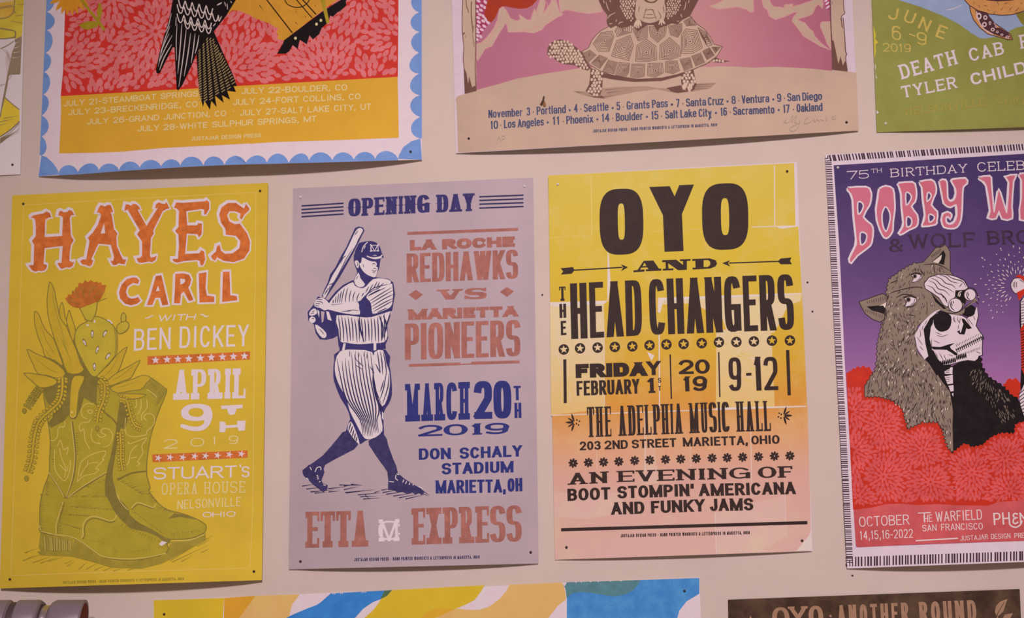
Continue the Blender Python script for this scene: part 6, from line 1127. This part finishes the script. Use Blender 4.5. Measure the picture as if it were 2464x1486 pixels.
for i in range(7): a.line([pt(0, 1165 - i * 6), pt(60 + i * 15, 1120 - i * 11), pt(158, 1075 - i * 10)], 1.4, 'l_dark', taper=True)
for q in ('30,960 150,940', '0,990 110,965', '0,1015 60,1000'): a.line(q, 1.8, 'l_dark', taper=True)
S.done()
# ---------------------------------------------------------------- poster of coloured waves, lower edge of the view
K = .834
ink('v_paper', (212, 182, 196), K, .03); ink('v_yellow', (201, 163, 44), K, .04, .6, 14); ink('v_orange', (204, 141, 44), K, .04, .6, 14); ink('v_peach', (218, 160, 98), K, .06, .6, 10); ink('v_blue', (54, 116, 186), K, .08, .6, 60); ink('v_blue2', (68, 124, 198), K, .14, .6, 50); ink('v_teal', (82, 118, 128), K, .10, .6, 80); ink('v_olive', (76, 100, 70), K, .05); ink('v_mix', (206, 148, 44), K, .04)
S = Sheet('art_poster', 'poster of flowing yellow, peach, white and blue waves at the bottom edge', [(369.8, 1443.3), (1683, 1388.6), (1700, 1860), (360, 1900)], 'v_paper', .002, .0015)
w = S.part('wave_pattern', label='flowing waves of colour'); z = S.nz(); z2 = S.nz(); z3 = S.nz()
for q, m_ in (('BA: 105,258 702,238 690,408 690,1600 105,1700', 'v_yellow'), ('BA: 702,238 967,220 920,290 830,408 700,520 690,1000', 'v_orange'), ('BA: 967,220 1340,208 1320,240 1280,290 1265,340 1250,408 1100,700 690,1000 700,520 830,408', 'v_peach'),
              ('BA: 1605,200 2120,172 2080,222 2030,248 1960,275 1880,330 1810,408 1600,700 900,800 1225,408 1300,372 1400,330 1480,300 1520,275', 'v_blue'), ('BA: 2125,172 BB: 523,118 500,160 450,230 380,265 300,300 150,366 -100,700 BA: 1500,900 1890,408 1960,345 2005,290 2030,250', 'v_yellow'), ('BB: 714,114 1115,97 1135,150 1143,225 1080,275 1010,366 700,800 -100,700 150,366 250,310 320,295 400,304 480,305 560,280 640,220 690,160', 'v_peach'),
              ('BB: 1120,96 1140,150 1150,220 1150,366 1150,1400 2020,1400 1990,366 2005,310 2060,240 2157,182 2157,62 1715,78', 'v_blue2')): w.poly(q, m_, z=z); z += 5e-7
S.z += 8e-6; z = S.nz()
w.poly('BA: 2060,177 2125,172 2080,222 2025,250', 'v_olive', z=z); w.poly('BB: 40,366 90,320 180,290 300,298 200,345 130,366', 'v_mix', z=z); w.poly('BB: 1118,97 1710,78 1690,115 1650,160 1590,188 1500,202 1420,190 1340,176 1250,170 1190,180 1148,215 1140,150', 'v_teal', z=z); w.poly('BB: 1115,97 1150,96 1135,125', 'v_paper', z=z + 1e-6)
S.z += 3e-6; z = S.nz()
for x in (1625, 1640, 1690, 1705, 1870, 1885, 1900): w.poly([pt(x - 5, 202 - (x - 1605) * .054, 'BA'), pt(x + 5, 202 - (x - 1605) * .054, 'BA'), pt(x, 212 - (x - 1605) * .05, 'BA')], 'v_paper', z=z)
for x in (1220, 1260, 1330, 1390, 1480, 1560): w.poly([pt(x - 8, 94 - (x - 1120) * .03, 'BB'), pt(x + 8, 94 - (x - 1120) * .03, 'BB'), pt(x, 103 - (x - 1120) * .03, 'BB')], 'v_paper', z=z)
S.done()
# ---------------------------------------------------------------- dark brown poster, lower right
K = .845
ink('k_dark', (60, 40, 32), K, .05, .6, 26, to=(94, 68, 54)); ink('k_tan', (154, 112, 92), K, .08)
S = Sheet('concert_poster', 'dark brown mottled poster with tan lettering at the bottom right', [(1752, 1442), (2453.6, 1416.5), (2475, 1880), (1760, 1910)], 'k_dark', .002, .0015)
t = S.part('lettering'); frame('B2'); t.text('O', 462, 402, 598, 398, 168, 'hand', 'k_tan', bold=2.2); t.text('Y', 590, 400, 748, 396, 172, 'serifhand', 'k_tan', bold=1.2); t.text('O', 752, 394, 868, 390, 172, 'hand', 'k_tan', bold=2.2); t.dot(pt(922, 302), 3, 3, 'k_tan')
t.text('ANOTHER', 985, 385, 1548, 362, 168, 'handbold', 'k_tan', bold=1.0); t.text('ROUND', 1635, 360, 2088, 345, 170, 'handbold', 'k_tan', bold=1.05)
lf_ = S.part('leaf_ornament'); lf_.poly('2250,310 2232,270 2240,225 2270,190 2332,165 2312,225 2300,265 2275,288', 'k_tan'); lf2 = S.part('leaf_ornament'); lf2.poly('2295,322 2310,290 2375,280 2350,330', 'k_tan'); lf_.line('2245,340 2255,280 2310,190', 1.6, 'k_dark', sm=3); lf_.line('2250,400 2252,310', 3, 'k_tan'); lf3 = S.part('leaf_ornament'); lf3.poly('270,330 285,300 300,330', 'k_tan')
S.done()
# ---------------------------------------------------------------- pins and nails
pin_m = plain('pin_head_glint', (.95, .93, .95), .18, 0, .8); pin_s = plain('pin_steel', (.35, .32, .31), .35, .9); nail_m = plain('nail_head_dark', (.055, .035, .03), .5, .4)  # white pin heads: the highlight on them is put into the base colour
def pin(px, py, depth, label, white, group=None, r=.0017):
    """a pin pushed through the paper: domed head outside, shaft into the wall"""
    depth = surface(px, py); base = at(px, py, depth + .0002); o = bpy.data.objects.new('pin' if white else 'nail', None); COL.objects.link(o); o.location = base
    tag(o, label, 'pin' if white else 'nail', group)
    n = 14; vs, fs = [], []
    prof = ((1, 0), (1.0, .25), (.82, .6), (.45, .85), (0.05, .95))
    for k, (a, h) in enumerate(prof):
        for i in range(n): t = 2 * math.pi * i / n; vs.append((a * r * math.cos(t), -h * r * (1.0 if white else .55), a * r * math.sin(t)))
    for k in range(len(prof) - 1):
        for i in range(n): fs.append((k * n + i, k * n + (i + 1) % n, (k + 1) * n + (i + 1) % n, (k + 1) * n + i))
    fs += [tuple(range(n)), tuple(range((len(prof) - 1) * n, len(prof) * n))[::-1]]
    mesh_object('head', vs, fs, pin_m if white else nail_m, o, None, True)
    vs = [(.0005 * math.cos(2 * math.pi * i / 8), y, .0005 * math.sin(2 * math.pi * i / 8)) for y in (0, depth + .004) for i in range(8)]
    mesh_object('shaft', vs, [(i, (i + 1) % 8, 8 + (i + 1) % 8, 8 + i) for i in range(8)] + [tuple(range(8))[::-1], tuple(range(8, 16))], pin_s, o)
Y, B_, O_, U_, T_, L_ = 'yellow cowboy boot poster', 'lilac baseball poster', 'yellow to pink letterpress poster', 'tortoise poster', 'scalloped blue bird poster', 'cup poster at the left edge'
for px, py, d, where, sheet, white in ((56, 490, .004, 'top left', Y, 0), (626, 459, .004, 'top right', Y, 0), (24, 1393, .004, 'bottom left', Y, 0), (611, 1374, .0045, 'bottom right', Y, 0),
    (723, 474, .0024, 'top left', B_, 1), (1262, 448, .0024, 'top right', B_, 1), (723, 1350, .0042, 'bottom left', B_, 0), (1277, 1328, .004, 'bottom right', B_, 0),
    (1342, 443, .0035, 'top left', O_, 1), (1894, 412, .0024, 'top right', O_, 0), (1363, 1316, .0034, 'bottom left', O_, 0), (1930, 1300, .0034, 'bottom right', O_, 0),
    (2016, 403, .0024, 'top left', 'purple skull poster', 1), (988, 365, .0042, 'bottom right', T_, 0), (1128, 333, .0038, 'bottom left', U_, 0), (2037, 294, .0036, 'bottom right', U_, 0),
    (2131, 297, .0024, 'bottom left', 'green turtle poster', 1), (30, 396, .0022, 'bottom right', L_, 0), (395, 1477, .002, 'top left', 'coloured wave poster', 0), (1647, 1421, .002, 'top right', 'coloured wave poster', 0)):
    pin(px, py, d, ('small pin with its highlight painted white' if white else 'small dark nail') + f' in the {where} corner of the {sheet}', white, 'white pins' if white else 'dark nails')
for px, py, lab in ((1305, 709, 'tiny dark nail in bare wall left of the yellow to pink poster'), (1943, 679, 'upper tiny nail in bare wall right of the yellow to pink poster'), (1955, 749, 'lower tiny nail in bare wall right of the yellow to pink poster'), (2051, 1384, 'dark nail in bare wall just under the purple skull poster')):
    pin(px, py, .0006, lab, 0, 'dark nails', .0013)
# ---------------------------------------------------------------- grey fitting in the lower left corner
gm_ = plain('grey_enamel', (.235, .20, .235), .45, .1); sm_ = plain('bright_steel', (.55, .50, .54), .28, .85); rm_ = plain('red_rubber', (.16, .018, .006), .7, 0, .1); dk_ = plain('dark_gap', (.07, .05, .055), .6)
DEP = .085; fb = at(60, 1500, DEP); s_px = (at(61, 1500, DEP) - fb).length
fit = bpy.data.objects.new('metal_fitting', None); COL.objects.link(fit); fit.location = fb
fit.rotation_euler = (0, .06, math.radians(15))
tag(fit, 'grey metal cylinder with silver neck and red end face in the bottom left corner', 'fitting')
def turned(name, prof, mat, caps=True):
    """part turned about the fitting's long axis: (x along the axis in photograph pixels from its base, radius in pixels)"""
    n = 48; vs, fs = [], []
    for x, r in prof:
        for i in range(n): t = 2 * math.pi * i / n; vs.append(((x - 60) * s_px * .92, r * s_px * math.cos(t), r * s_px * math.sin(t)))
    for k in range(len(prof) - 1):
        for i in range(n): fs.append((k * n + i, (k + 1) * n + i, (k + 1) * n + (i + 1) % n, k * n + (i + 1) % n))
    if caps: fs += [tuple(range(n)), tuple(range((len(prof) - 1) * n, len(prof) * n))[::-1]]
    o = mesh_object(name, vs, fs, mat, fit)
    o.data.polygons.foreach_set('use_smooth', [len(p.vertices) == 4 for p in o.data.polygons])
    return o
turned('body', [(-220, 54), (18, 54), (20, 53), (20, 48), (40, 48), (40, 53), (44, 54), (86, 54), (90, 53), (99, 47), (92, 40), (88, 38)], gm_)
turned('recess_ring', [(24, 48.6), (26, 49.2), (38, 49.2), (40, 48.6)], dk_)
turned('neck', [(80, 41), (128, 41)], sm_)
turned('collar', [(118, 44), (122, 49), (130, 53), (194, 53), (199, 52), (199, 46), (190, 45), (150, 48)], gm_)
turned('end_face', [(188, 46.5), (197, 46.5), (199, 45)], rm_)
# screw on the body and the bracket that carries it on the wall, below the view
vs = [(-.035 + .0022 * math.cos(2 * math.pi * i / 16), y, .010 + .0022 * math.sin(2 * math.pi * i / 16)) for y in (-.0275, -.0305) for i in range(16)]
mesh_object('screw', vs, [(i, (i + 1) % 16, 16 + (i + 1) % 16, 16 + i) for i in range(16)] + [tuple(range(16))[::-1], tuple(range(16, 32))], dk_, fit)
x0, x1, z0, z1, y1 = -.10, -.06, -.09, -.022, DEP + .022
bv = [(x, y, z) for z in (z0, z1) for y in (-.012, y1) for x in (x0, x1)]
mesh_object('wall_bracket', bv, [(0, 1, 3, 2), (4, 6, 7, 5), (0, 4, 5, 1), (2, 3, 7, 6), (0, 2, 6, 4), (1, 5, 7, 3)], gm_, fit)
